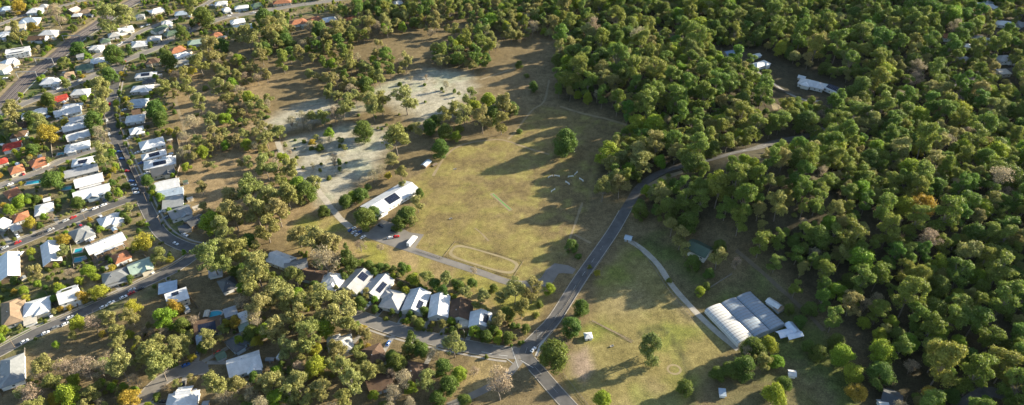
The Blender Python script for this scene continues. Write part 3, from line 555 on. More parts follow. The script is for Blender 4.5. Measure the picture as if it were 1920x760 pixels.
h(1097,628,1109,627,4.2,'hip','white','alone in the lower paddock',st=0,cat='hut',name='hut',win=True); h(1173,443,1184,445,4.5,'gable','pale blue','beside the main road bend',st=0,cat='hut',name='hut',win=True)
h(1480,697,1492,699,4,'gable','white','alone in the dark yard',st=0,cat='shed',name='shed',win=False); h(1350,734,1360,735,4,'flat','pale blue','at the bottom of the lower paddock',st=0,cat='shed',name='shed',win=False)
# tent-like shade roofs beside the greenhouse
c = at(1478, 628); e = empty('shade_tent', c, .3); tag(e, 'white many peaked shade tent beside the greenhouse', 'tent')
for (x0, y0, L, w_, rot) in ((-3.5,0,10,6,0), (4,2.5,9,6.5,1), (1.5,-3.2,11,5,0)):
    mb = MB(); roofs(mb, L, w_, 2.6, 'gable', .5, .1, .08, x0, y0, bool(rot)); cn = mb.build('canopy', M['cloth'], e)
    for sx in (-1, 1):
        for sy in (-1, 1):
            hx, hy = (w_/2, L/2) if rot else (L/2, w_/2)
            MB().tube((x0+sx*hx, y0+sy*hy, 0), (x0+sx*hx, y0+sy*hy, 2.55), .06, .06).build('pole', M['steel'], cn)
HOUSES.append((1478, 625, 22, c.x, c.y, 9, 'white shade tent'))
# greenhouse: three vaults of film panels on hoops
A, B, C_ = at(1322,582,2.5), at(1384,647,2.5), at(1466,601,2.5)
uy = (B-A); Lg = uy.length; uy = uy.normalized(); ux = Vector((uy.y, -uy.x, 0)); ux = -ux if ux.dot(C_-B) < 0 else ux
Wg = abs((C_-B).dot(ux)); span = Wg/3; o = A.copy(); o.z = 0
gh = empty('greenhouse', o, math.atan2(ux.y, ux.x)); tag(gh, 'large three vaulted film greenhouse, one vault white', 'greenhouse'); sgn = 1 if Vector((-ux.y, ux.x, 0)).dot(uy) > 0 else -1
bays = 14; bl = Lg/bays; ns = 9; eave, rise = 3.2, 1.9
arc = [(span/2*(1-math.cos(math.pi*k/ns)), eave+rise*math.sin(math.pi*k/ns)**.8) for k in range(ns+1)]
pm_ = MB()
for k in range(ns):
    (xa, za), (xb, zb) = arc[k], arc[k+1]
    pm_.hexa([(xa,.05,za-.05),(xb,.05,zb-.05),(xb,bl-.05,zb-.05),(xa,bl-.05,za-.05)], [(xa,.05,za),(xb,.05,zb),(xb,bl-.05,zb),(xa,bl-.05,za)])
PMs = pm_.mesh('film_panel'); hm = MB()
for k in range(ns):
    (xa, za), (xb, zb) = arc[k], arc[k+1]; hm.tube((xa,0,za+.05), (xb,0,zb+.05), .13, .13, 4)
for x_ in (.15, span-.15): hm.tube((x_,0,0), (x_,0,eave), .08, .08, 4)
HMs = hm.mesh('hoop')
for v in range(3):
    fm_ = M['vault_white'] if v == 0 else M['vault_blue']
    for k in range(bays):
        y0 = k*bl if sgn > 0 else -(k+1)*bl; mk('film_panel', PMs, gh, fm_, (v*span, y0, 0))
    for k in range(bays+1): mk('hoop', HMs, gh, M['rail'], (v*span, sgn*k*bl, 0))
    for y_ in (0, sgn*Lg):
        mb = MB(); mb.prism([(.1,0),(span-.1,0)]+[(a_, b_-.1) for a_, b_ in arc[::-1]], y_-.04, y_+.04); mb.build('end_wall', fm_, gh, loc=(v*span, 0, 0))
    MB().box(v*span-.25, v*span+.25, min(0, sgn*Lg), max(0, sgn*Lg), eave-.25, eave-.02).build('gutter', M['whitep'], gh)
MB().box(-.08, .08, min(0, sgn*Lg), max(0, sgn*Lg), 0, eave-.3).build('side_wall', M['vault_white'], gh); MB().box(3*span-.08, 3*span+.08, min(0, sgn*Lg), max(0, sgn*Lg), 0, eave-.3).build('side_wall', M['vault_blue'], gh)
for p in ((1350,605), (1395,590), (1420,580), (1385,620), (1440,600), (1365,570), (1400,555)): w_ = at(*p); HOUSES.append((p[0], p[1], 26, w_.x, w_.y, 14, 'film greenhouse'))
# concrete driveways from houses to the nearest street
nd = 0; DRIVES = []
for q in list(HOUSES):
    if 'house' not in q[6] or 'greenhouse' in q[6]: continue
    best = min(((math.hypot(p[0]-q[3], p[1]-q[4]), p, r) for r in ROADS if r[4] for p in r[0]), key=lambda t: t[0])
    d, p, r = best
    if not q[5]*.6 < d-r[1] < 26: continue
    u = Vector((p[0]-q[3], p[1]-q[4], 0)).normalized(); sdv = Vector((-u.y, u.x, 0)); off = (q[5]*.35)*(1 if (int(q[3]) % 2) else -1)
    a = Vector((q[3], q[4], 0))+sdv*off+u*q[5]*.45; b = Vector((p[0], p[1], 0))+sdv*off-u*(r[1]-.6)
    if any(o is not q and pldist(o[3], o[4], [(a.x, a.y), (b.x, b.y)]) < o[5]*.55 for o in HOUSES): continue
    DRIVES.append(((a+b)/2, math.atan2(u.y, u.x), q[6]))
    z_ = float(hgt(a.x, a.y))+.045+.001*(nd % 9); w_ = sdv*1.5
    tag(MB().add([a-w_+Vector((0,0,z_)), b-w_+Vector((0,0,z_)), b+w_+Vector((0,0,z_)), a+w_+Vector((0,0,z_))], [(0,1,2,3)]).build('driveway', M['driveway']), kind='structure'); nd += 1
# small tin sheds behind some of the houses
shr = random.Random(5); ns_ = 0
for q in list(HOUSES):
    if 'house' not in q[6] or 'greenhouse' in q[6] or q[0] > 680 or q[1] < 15 or shr.random() < .45: continue
    d, p, r = min(((math.hypot(p[0]-q[3], p[1]-q[4]), p, r) for r in ROADS if r[4] for p in r[0]), key=lambda t: t[0])
    u = Vector((q[3]-p[0], q[4]-p[1], 0)).normalized(); v = Vector((-u.y, u.x, 0)); c = Vector((q[3], q[4], 0))+u*(q[5]+2.5)+v*shr.uniform(-5, 5)
    if any(math.hypot(o[3]-c.x, o[4]-c.y) < o[5]*.8+3 for o in HOUSES) or any(pldist(c.x, c.y, t[0]) < t[1]+4 for t in ROADS): continue
    e = empty('garden_shed', c, math.atan2(u.y, u.x)); L, w_ = shr.uniform(3, 6), shr.uniform(2.6, 3.6); cl_ = shr.choice(['pale grey', 'white', 'grey', 'cream', 'green', 'pale blue'])
    tag(e, f'small {cl_} shed behind {q[6]}', 'shed', 'small garden sheds'); MB().box(-L/2, L/2, -w_/2, w_/2, -.5, 2.1).build('wall', WALLS[shr.choice([1, 2, 5])], e); m_ = MB(); roofs(m_, L, w_, 2.3, 'gable', .3, .25, .12); m_.build('roof', ROOF[cl_], e)
    mk('door', DOOR, e, M['steel'], (0, -w_/2, 0), math.pi); pp = proj(c.x, c.y, 2); HOUSES.append((pp[0], pp[1], L*.4*pp[2], c.x, c.y, L*.5, f'small {cl_} shed')); ns_ += 1
# round concrete tank and swimming pools
c = at(1449, 200); N = 28; cs = [(math.cos(k*2*math.pi/N), math.sin(k*2*math.pi/N)) for k in range(N)]
o = MB().add([(7.5*a_, 7.5*b_, .06) for a_, b_ in cs], [tuple(range(N))]).build('round_yard', M['sand'], loc=c); tag(o, 'round sandy horse yard at the forest clearing', 'horse yard')
rm_ = MB()
for k in range(N): (a_, b_), (c_, d_) = cs[k], cs[(k+1) % N]; rm_.tube((7.6*a_, 7.6*b_, .9), (7.6*c_, 7.6*d_, .9), .12, .12, 4).tube((7.6*a_, 7.6*b_, 0), (7.6*a_, 7.6*b_, 1.1), .12, .12, 4)
tag(rm_.build('rail', WALLS[4], o), kind='stuff'); HOUSES.append((1449, 197, 18, c.x, c.y, 8, 'round horse yard'))
def pool(px, py, L, w_, rz, oval, lab):
    c = at(px, py); e = empty('swimming_pool', c, rz); tag(e, lab, 'pool', 'backyard swimming pools'); N = 20
    sh = (lambda a, b: [(a*math.cos(k*2*math.pi/N), b*math.sin(k*2*math.pi/N)) for k in range(N)]) if oval else (lambda a, b: [(-a,-b),(a,-b),(a,b),(-a,b)])
    o_, i_ = sh(L/2+1, w_/2+1), sh(L/2, w_/2); n = len(o_); mb = MB()
    mb.add([(x_, y_, .02) for x_, y_ in o_]+[(x_, y_, .14) for x_, y_ in o_]+[(x_, y_, .14) for x_, y_ in i_]+[(x_, y_, .0) for x_, y_ in i_],
           [(k, (k+1) % n, (k+1) % n+n, k+n) for k in range(n)]+[(k+n, (k+1) % n+n, (k+1) % n+2*n, k+2*n) for k in range(n)]+[(k+2*n, (k+1) % n+2*n, (k+1) % n+3*n, k+3*n) for k in range(n)])
    mb.build('surround', M['concrete'], e); MB().add([(x_, y_, .09) for x_, y_ in i_], [tuple(range(n))]).build('water', M['water'], e)
    HOUSES.append((px, py, 9, c.x, c.y, L/2+1, 'pool'))
pool(127,353,11,5,.25,1,'oval turquoise pool between white roofs'); pool(114,289,5,4,.3,0,'small square blue pool in the white row'); pool(148,487,6,5,.3,0,'square turquoise pool beside the long white house'); pool(147,470,5,4.5,.3,0,'dim square pool just above the turquoise one')
pool(361,105,9,6,.5,0,'rectangular blue pool beside the terracotta roof'); pool(400,590,11,6,.25,1,'curved teal pool above the solar bank house'); pool(718,518,8,4,.5,1,'teal pool behind the third row house'); pool(64,342,12,5,.3,0,'long pale green pool above the cross street')

# ------------------------------------------------------------------ cars
bodym = MB().prism([(-2.2,.32),(-2.25,.8),(-2.1,1.0),(-1.2,1.02),(.95,1.0),(2.05,.82),(2.25,.6),(2.2,.32)], -.88, .88).mesh('body')
glass_m = MB().hexa([(-1.75,-.82,1.0),(1.05,-.82,1.0),(1.05,.82,1.0),(-1.75,.82,1.0)], [(-1.3,-.68,1.42),(.3,-.68,1.42),(.3,.68,1.42),(-1.3,.68,1.42)]).mesh('window_band')
roof_m = MB().hexa([(-1.34,-.7,1.42),(.32,-.7,1.42),(.32,.7,1.42),(-1.34,.7,1.42)], [(-1.25,-.62,1.5),(.2,-.62,1.5),(.2,.62,1.5),(-1.25,.62,1.5)]).mesh('roof')
wheel_m = MB().tube((0,-.11,0), (0,.11,0), .33, .33, 10).mesh('wheel'); rim_m = MB().tube((0,-.125,0), (0,.125,0), .19, .19, 8).mesh('rim'); lamp_m = MB().box(-.05,.05,-.18,.18,-.08,.08).mesh('headlight')
CARS = []
def car(px, py, colr, where=None, ang=None, sc=1.0):
    p = at(px, py); best = None
    for r in ROADS:
        k = min(range(len(r[0])-1), key=lambda i: (r[0][i][0]-p.x)**2+(r[0][i][1]-p.y)**2); d = math.hypot(r[0][k][0]-p.x, r[0][k][1]-p.y)
        if best is None or d < best[0]: best = (d, r[0][k], r[0][k+1], r[5])
    rz = math.atan2(best[2][1]-best[1][1], best[2][0]-best[1][0]) if ang is None else ang
    e = empty('car', (p.x, p.y, p.z+(best[3]+.01 if best[0] < 4.4 else .06)), rz); e.scale = (sc*1.08, sc*1.08, sc*1.08)
    CARS.append((px, py, 4)); nh = min(HOUSES, key=lambda q: (q[0]-px)**2+(q[1]-py)**2)
    tag(e, f'{colr} car {where}' if where else f'{colr} car by the {nh[6]}', 'car', 'cars parked in the streets')
    mk('body', bodym, e, CARM[colr]); mk('window_band', glass_m, e, M['glass']); mk('roof', roof_m, e, CARM[colr])
    for x_ in (-1.35, 1.4):
        for y_ in (-.8, .8): o = mk('wheel', wheel_m, e, M['tyre'], (x_, y_, .33)); mk('rim', rim_m, o, M['steel'])
    for y_ in (-.6, .6): mk('headlight', lamp_m, e, M['whitep'], (2.22, y_, .66))
for a in ((47,642,'white'),(86,626,'white'),(104,616,'grey'),(124,609,'white'),(132,597,'white'),(195,577,'white'),(209,569,'white'),(232,559,'white'),(247,551,'red'),(264,543,'dark'),(248,545,'silver'),
          (179,392,'white'),(195,386,'white'),(158,396,'silver'),(138,409,'red'),(124,415,'silver'),(34,456,'red'),(214,537,'white'),(348,442,'white'),(330,458,'white'),(388,461,'white'),
          (201,227,'white'),(205,253,'white'),(206,197,'red'),(20,347,'white'),(233,117,'red'),(278,48,'white'),(267,51,'white'),(230,81,'white'),(223,85,'silver'),(75,440,'dark'),(10,466,'silver'),(96,432,'silver'),(430,31,'white'),(476,25,'white'),(240,108,'dark'),(150,152,'silver'),(110,167,'white')): car(*a)
for a in ((224,286,'blue'),(229,299,'blue'),(239,322,'red'),(247,341,'blue'),(251,349,'white'),(254,356,'white'),(256,363,'white')): car(*a, ang=.25)
car(40,477,'white',ang=1.5); car(15,140,'white',ang=.4); car(10,148,'white',ang=.4); car(26,123,'silver',ang=.4); car(31,128,'white',ang=.4)
for k, (px, py) in enumerate(((658,433),(664,437),(670,441),(675,437),(681,446),(663,430))): car(px, py, 'white' if k % 3 else 'blue', 'in the shaded parking row left of the car park', ang=.9)
car(714,425,'dark','in the tree shade of the car park',ang=-.4); car(738,434,'dark','parked below the hall trees',ang=-.4); car(743,445,'red','alone in the sunny car park',ang=.3); car(732,447,'white','beside the red one in the car park',ang=.3)
car(840,637,'white','parked on the side street below the row'); car(1000,657,'white','driving on the main road at the junction'); car(349,686,'blue','at the mouth of the turning circle',ang=.6)
dr = random.Random(11)
for c, rz, txt in DRIVES:
    if dr.random() < .55:
        px, py, _ = proj(c.x, c.y, c.z); car(px, py, dr.choice(['white', 'white', 'silver', 'dark', 'grey', 'red', 'blue']), 'on the driveway of '+txt if len(txt.split()) < 10 else 'on a driveway', ang=rz)
# long white horse truck by the car park
p = at(773, 455, 0); a, b = at(766,463), at(782,444); e = empty('horse_truck', p, math.atan2(b.y-a.y, b.x-a.x)); tag(e, 'long white truck parked between car park and field', 'truck')
MB().prism([(-6,.8),(-6,3.6),(-5.8,3.8),(3.6,3.8),(3.8,3.6),(3.8,.8)], -1.35, 1.35).build('box_body', M['whitep'], e); MB().prism([(3.9,.6),(3.9,2.9),(5.1,2.8),(5.9,1.7),(6.0,.6)], -1.2, 1.2).build('cab', M['whitep'], e)
MB().add([(5.14,-1.0,2.75),(5.93,-1.0,1.68),(5.93,1.0,1.68),(5.14,1.0,2.75)], [(0,1,2,3)]).build('windscreen', M['glass'], e); MB().box(-5.9,5.7,-.9,.9,.5,.8).build('chassis', M['tyre'], e)
for x_ in (-4.2, -3.0, 4.8):
    for y_ in (-1.1, 1.1): mk('wheel', wheel_m, e, M['tyre'], (x_, y_, .5), scale=(1.5, 1.5, 1.5))
HOUSES.append((773, 450, 14, p.x, p.y, 7, 'long white truck'))
c = at(526, 670); e = empty('caravan', c, 1.3); tag(e, 'small white caravan parked beside the bush', 'caravan'); MB().prism([(-3,.5),(-3.1,1.4),(-2.7,2.6),(2.5,2.6),(3,1.4),(2.8,.5)], -1.15, 1.15).build('body', M['whitep'], e); MB().box(-1.2,1.2,-1.18,1.18,1.4,2.0).build('window', M['glass'], e)
MB().tube((2.7,0,.5),(4.2,0,.5),.06,.06).build('drawbar', M['steel'], e); [mk('wheel', wheel_m, e, M['tyre'], (0, y_, .33)) for y_ in (-1.05, 1.05)]; HOUSES.append((526, 668, 8, c.x, c.y, 4, 'white caravan'))
c = at(816, 310); e = empty('trailer', c, .9); tag(e, 'flat tan trailer beside the small blue shed', 'trailer'); MB().box(-2.6,2.6,-1.2,1.2,.6,.8).build('deck', M['timber'], e); [MB().box(-2.6,2.6,y_-.05,y_+.05,.8,1.1).build('side_board', M['timber'], e) for y_ in (-1.2,1.2)]; [mk('wheel', wheel_m, e, M['tyre'], (x_, y_, .33)) for x_ in (-.4,.5) for y_ in (-1.05,1.05)]
# jumps on the field
for k, (px, py, rz, lab) in enumerate(((1032,332,.6,'white horse jump nearest the round tree shadow'),(1044,331,-.2,'white horse jump lying at the shade edge'),(1070,332,.2,'blue white horse jump in the field shade'),(1080,326,1.0,'white horse jump farthest right of the set'),(1064,344,-.9,'white horse jump lowest but one of the set'),(1090,338,-.9,'white horse jump nearest the forest shade'),(1037,358,.8,'white horse jump closest to the cricket pitch'))):
    e = empty('horse_jump', at(px, py), rz); tag(e, lab, 'horse jump', 'horse jumps on the field')
    for s in (-1, 1): MB().box(s*2.2-.25, s*2.2+.25, -.35, .35, 0, .1).box(s*2.2-.12, s*2.2+.12, -.12, .12, .1, 1.5).build('stand', M['whitep'], e)
    for z_ in (.4, .85, 1.25): MB().tube((-2.1,0,z_),(2.1,0,z_),.11,.11).build('pole', M['whitep'], e)
for (px, py, lab) in ((853,318,'dark feed trough alone on the upper field'),(1147,650,'pale feed trough on the lower paddock'),(845,411,'small dark feed trough in mid field')):
    e = empty('feed_trough', at(px, py), .4); tag(e, lab, 'trough'); MB().box(-1.3,1.3,-.5,-.38,.3,.8).box(-1.3,1.3,.38,.5,.3,.8).box(-1.3,-1.18,-.38,.38,.3,.8).box(1.18,1.3,-.38,.38,.3,.8).box(-1.18,1.18,-.38,.38,.3,.38).build('tub', M['concrete'], e)
    for x_ in (-1, 1): MB().box(x_-.08,x_+.08,-.45,.45,0,.3).build('leg', M['timber'], e)
# power poles
PM_, XM, IM = MB().tube((0,0,-.3),(0,0,10.5),.20,.14).mesh('pole'), MB().box(-1.3,1.3,-.09,.09,9.6,9.8).mesh('crossarm'), MB().tube((0,0,9.8),(0,0,10.1),.07,.07).mesh('insulator')
for k, (px, py, lab) in enumerate(((37,205,'below the railway'),(233,258,'at the narrow cross street corner'),(252,318,'midway down the residential street'),(276,380,'low on the residential street'),(303,425,'at the foot of the residential street'),(160,412,'on the cross street, right'),(103,438,'on the cross street, left'),(28,652,'at the lower left street end'),(228,160,'at the head of the residential street'),(250,104,'on the sweeping street by dark roof'),(573,14,'at the top on the sweeping street'),(871,640,'on the side street below dark roof'),(1005,640,'at the main junction'),(1100,520,'beside the parking apron'),(98,190,'on the sweeping street, left'),(330,78,'on the sweeping street above pool'))):
    e = empty('power_pole', at(px, py), .5+k); tag(e, 'timber power pole with crossarm '+lab, 'power pole', 'power poles'); mk('pole', PM_, e, M['timber']); mk('crossarm', XM, e, M['timber'])
    for x_ in (-1.1, -.4, .4, 1.1): mk('insulator', IM, e, M['whitep'], (x_, 0, 0))
# fences
def fence(px, lab, hgt_=1.7, m='fence'):
    P = [at(*p) for p in px]; o = P[0]; e = empty('fence', o); tag(e, lab, 'fence'); pb = MB(); po = MB()
    for a, b in zip(P[:-1], P[1:]):
        d = (b-a); n = max(1, int(d.length/2.4)); s = Vector((-d.y, d.x, 0)).normalized()*.04
        for k in range(n):
            p, q = a+d*(k/n)-o, a+d*((k+.96)/n)-o; t = Vector((0,0,hgt_)); [pb.hexa([p-s+u,q-s+u,q+s+u,p+s+u], [p-s+u+w_,q-s+u+w_,q+s+u+w_,p+s+u+w_]) for u, w_ in (((Vector((0,0,.35)), Vector((0,0,.1))), (Vector((0,0,.8)), Vector((0,0,.1)))) if hgt_ < 1 else ((Vector((0,0,0)), t),))]; po.box(p.x-.09,p.x+.09,p.y-.09,p.y+.09,p.z,p.z+hgt_+.12)
    tag(pb.build('rails' if hgt_ < 1 else 'panels', M[m], e), kind='stuff'); tag(po.build('posts', M['fence'], e), kind='stuff')
for px, lab in (([(96,232),(118,226)],'short paling fence at the head of the white row'),([(222,270),(236,300),(252,332),(266,366)],'pale fence down the right of the residential street'),([(100,300),(98,285),(96,262)],'paling fence behind the white row'),([(48,318),(118,292)],'fence along the narrow cross street'),([(330,335),(342,300),(330,250)],'back fence facing the dry slope'),([(34,470),(36,535)],'fence beside the long left edge house'),([(128,432),(140,505)],'fence beside the square pools'),([(140,505),(210,478)],'fence below the square pools'),([(48,655),(42,720)],'paling fence in the lower left corner'),
        ([(632,490),(660,498),(745,525),(800,548),(850,560),(905,572)],'long back fence behind the row of houses'),([(704,560),(732,528)],'side fence beside the pool house in the row'),([(735,595),(760,560)],'side fence between fourth and fifth row houses'),([(1185,452),(1225,500),(1250,540),(1300,600)],'low rail fence beside the gravel drive'),([(1010,640),(1060,575),(1090,525)],'dark rail fence along the main road'),([(1332,540),(1372,515)],'pale paling fence above the greenhouse'),([(1056,702),(1110,770)],'dark rail fence at the paddock corner'),([(1110,602),(1190,642)],'thin rail fence across the lower paddock'),([(1427,148),(1455,168),(1505,182)],'dark hedge fence beside the forest drive'),([(780,470),(830,486)],'low rail at the car park end of the field'),([(1010,535),(1030,505)],'low rail beside the parking apron')):
    fence(px, lab, .9 if 'rail' in lab else 1.7)

fr_ = random.Random(3)
for q in list(HOUSES):
    if 'house' not in q[6] or 'greenhouse' in q[6] or q[0] > 700 or q[1] < 60: continue
    d, p, r = min(((math.hypot(p[0]-q[3], p[1]-q[4]), p, r) for r in ROADS if r[4] for p in r[0]), key=lambda t: t[0])
    if d > 40: continue
    u = Vector((q[3]-p[0], q[4]-p[1], 0)).normalized(); v = Vector((-u.y, u.x, 0))*fr_.choice([-1, 1]); o_ = Vector((q[3], q[4], 0))+v*(q[5]*.72+1.6)
    a, b = o_-u*fr_.uniform(4, 8), o_+u*fr_.uniform(10, 17)
    if any(pldist(h_[3], h_[4], [(a.x, a.y), (b.x, b.y)]) < h_[5]*.6 for h_ in HOUSES) or any(pldist(w_.x, w_.y, t[0]) < t[1]+1.5 for t in ROADS for w_ in (a, b, (a+b)/2)): continue
    pa, pb_ = proj(a.x, a.y, float(hgt(a.x, a.y))), proj(b.x, b.y, float(hgt(b.x, b.y)))
    fence([pa[:2], pb_[:2]], 'side fence of '+q[6])
# ------------------------------------------------------------------ trees
def leafmesh(name, C, Rr, nl, size, seed, up=.35, zsq=.8):
    g = np.random.default_rng(seed); pts, nrm = [], []
    for c, r in zip(C, Rr):
        n = max(6, int(nl*r*r)); d = g.normal(size=(n, 3)); d[:, 2] += up; d /= np.linalg.norm(d, axis=1)[:, None]
        rr = r*(np.where(g.random(n) < .16, .95+.55*g.random(n), .55+.5*g.random(n)**.5))[:, None]; pts.append(c+d*rr*np.array([1, 1, zsq])); nn = d+g.normal(size=(n, 3))*.55; nrm.append(nn/np.linalg.norm(nn, axis=1)[:, None])
    P, N = np.concatenate(pts), np.concatenate(nrm); n = len(P); t = g.normal(size=(n, 3)); u = np.cross(N, t); u /= np.linalg.norm(u, axis=1)[:, None]+1e-9; v = np.cross(N, u)
    s = (size*(.6+.8*g.random(n)))[:, None]; a = (.5+.35*g.random(n))[:, None]
    V = np.stack([P-u*s, P-v*s*a+N*s*.2, P+u*s, P+v*s*a+N*s*.15], 1).reshape(-1, 3)
    m = bpy.data.meshes.new(name); m.vertices.add(4*n); m.vertices.foreach_set('co', V.ravel()); m.loops.add(4*n); m.loops.foreach_set('vertex_index', np.arange(4*n, dtype=np.int32))
    m.polygons.add(n); m.polygons.foreach_set('loop_start', np.arange(0, 4*n, 4, dtype=np.int32)); m.update(calc_edges=True); return m
PROTO = {}                                             # kind -> list of (crown mesh, trunk mesh); all crowns 14 m wide
def proto(kind, n, **k):
    PROTO[kind] = []
    for i in range(n):
        seed = sum(map(ord, kind))*31+i*7; g = np.random.default_rng(seed); H = k['H']*(.9+.25*g.random()); C, Rr = [], []
        nc = k['nc']
        for j in range(nc):
            if k.get('cone'):
                f = (j+.5)/nc; z = H*(.12+.84*f); rad = 6.2*(1-f)**.8*(.35+.65*math.sqrt(g.random())); r = k['r']*(1.15-.75*f)
            else:
                z0, z1 = k['z0']*H, H*.93; f = g.random()**.75; z = z0+(z1-z0)*f; env = math.sqrt(max(.03, 1-((f-k.get('mid', .38))/.68)**2)); rad = 6.0*env*(g.random()**k.get('shell', .38)); r = k['r']*(.62+.7*g.random())
            if k.get('lobes'):
                if j == 0:
                    nl_ = k['lobes']+int(g.integers(0, 3)); LB = []
                    for q in range(nl_):
                        th = q*2*math.pi/nl_+g.normal()*.35; ra = 4.0*(.5+.6*g.random()) if q else 1.0
                        LB.append((ra*math.cos(th), ra*math.sin(th), H*(k['z0']+(.74-k['z0'])*g.random()) if q else H*.78, 2.1+1.6*g.random()))
                lx, ly, lz, lr = LB[j % nl_]; dv = g.normal(size=3); dv[2] = abs(dv[2])*.9-.25; dv /= np.linalg.norm(dv); dv *= lr*(.45+.6*g.random())
                C.append((lx+dv[0], ly+dv[1], min(lz+dv[2]*.85, H*.95))); Rr.append(k['r']*(.45+.75*g.random())); continue
            t = g.random()*2*math.pi
            if k.get('lump') and g.random() < .6: t = (round(t/1.4)+.18*g.normal())*1.4+i
            C.append((rad*math.cos(t), rad*math.sin(t), z)); Rr.append(r)
        C = np.array(C); C[:, :2] -= C[:, :2].mean(0)*.6
        crown = leafmesh(kind+'_crown', C, Rr, k['nl'], k['size'], seed+1, zsq=k.get('zsq', .8))
        tb = MB(); hb = H*k.get('fork', .42); lean = g.normal(size=2)*.5; top = (lean[0], lean[1], hb); tr = k.get('tr', .42)
        tb.tube((0,0,-1), (lean[0]*.4, lean[1]*.4, hb*.5), tr, tr*.8, 7).tube((lean[0]*.4, lean[1]*.4, hb*.5), top, tr*.8, tr*.62, 7)
        if k.get('cone'): tb.tube(top, (0,0,H*.96), tr*.6, .05, 6)
        else:
            for j in g.choice(nc, min(nc, k.get('limbs', 9)), replace=False):
                p = Vector(C[j]); m_ = (Vector(top)+p)/2+Vector((0,0,-.6)); tb.tube(top, m_, tr*.48, tr*.3, 5).tube(m_, p, tr*.3, .05, 5)
                if k.get('twigs'):
                    for _ in range(5): tb.tube(m_.lerp(p, .4+.5*g.random()), p+Vector(g.normal(size=3)*2.0), .07, .02, 4)
        PROTO[kind].append((crown, tb.mesh(kind+'_trunk'), H))
proto('g', 10, H=18.5, nc=76, r=1.42, nl=52, size=.33, z0=.28, lobes=6, tr=.34, limbs=14, fork=.34)
proto('f', 10, H=24, nc=100, r=1.6, nl=46, size=.36, z0=.22, lobes=8, tr=.36, limbs=12, fork=.34)
proto('c', 2, H=22, nc=54, r=2.1, nl=44, size=.36, z0=.10, mid=.3, shell=.4, fork=.2, tr=.34)
proto('d', 4, H=15, nc=48, r=2.2, nl=46, size=.36, z0=.12, mid=.3, shell=.3, fork=.3)
proto('l', 4, H=15, nc=38, r=2.1, nl=46, size=.36, z0=.2, mid=.35, fork=.32)
proto('b', 4, H=16, nc=28, r=1.8, nl=20, size=.28, z0=.3, fork=.3, limbs=20, twigs=1, tr=.36)
proto('p', 2, H=26, nc=46, r=2.2, nl=40, size=.38, cone=1, fork=.15, tr=.4)
proto('y', 3, H=13, nc=30, r=2.1, nl=40, size=.36, z0=.2, fork=.3)
proto('s', 4, H=10, nc=26, r=2.4, nl=40, size=.50, z0=.08, mid=.25, fork=.2, tr=.3)
INFO = {'c': ('gum_tree', 'tall full olive tree', 'tree'), 'g': ('gum_tree', 'olive gum tree', 'gum tree'), 'd': ('leafy_tree', 'dense dark green tree', 'tree'), 'l': ('leafy_tree', 'bright lime green tree', 'tree'), 'b': ('sparse_tree', 'greyish half bare tree', 'bare tree'),
        'p': ('conifer_tree', 'tall dark conical tree', 'conifer'), 'y': ('golden_tree', 'yellow tinged tree', 'tree'), 's': ('shrub', 'low rounded shrub', 'shrub'), 'f': ('forest_tree', 'green forest tree', 'forest tree')}
TREES = []                                             # x, y, z, D, kind, phrase, group, pixel size, hand
def add_tree(px, py, dpx, kind, phrase, full=None):
    H = PROTO[kind][0][2]/14; D = 8.0
    for _ in range(4):
        p = at(px, py, D*H*(.58 if kind not in 'dsly' else .5)); D = dpx/proj(p.x, p.y, p.z)[2]
    p.z = float(hgt(p.x, p.y)); TREES.append([p.x, p.y, p.z, D*(1.15 if kind == 'g' and 'suburb' not in phrase and 'hall' not in phrase else .95 if 'suburb' in phrase else 1.0), kind, phrase, None, dpx, True, full])
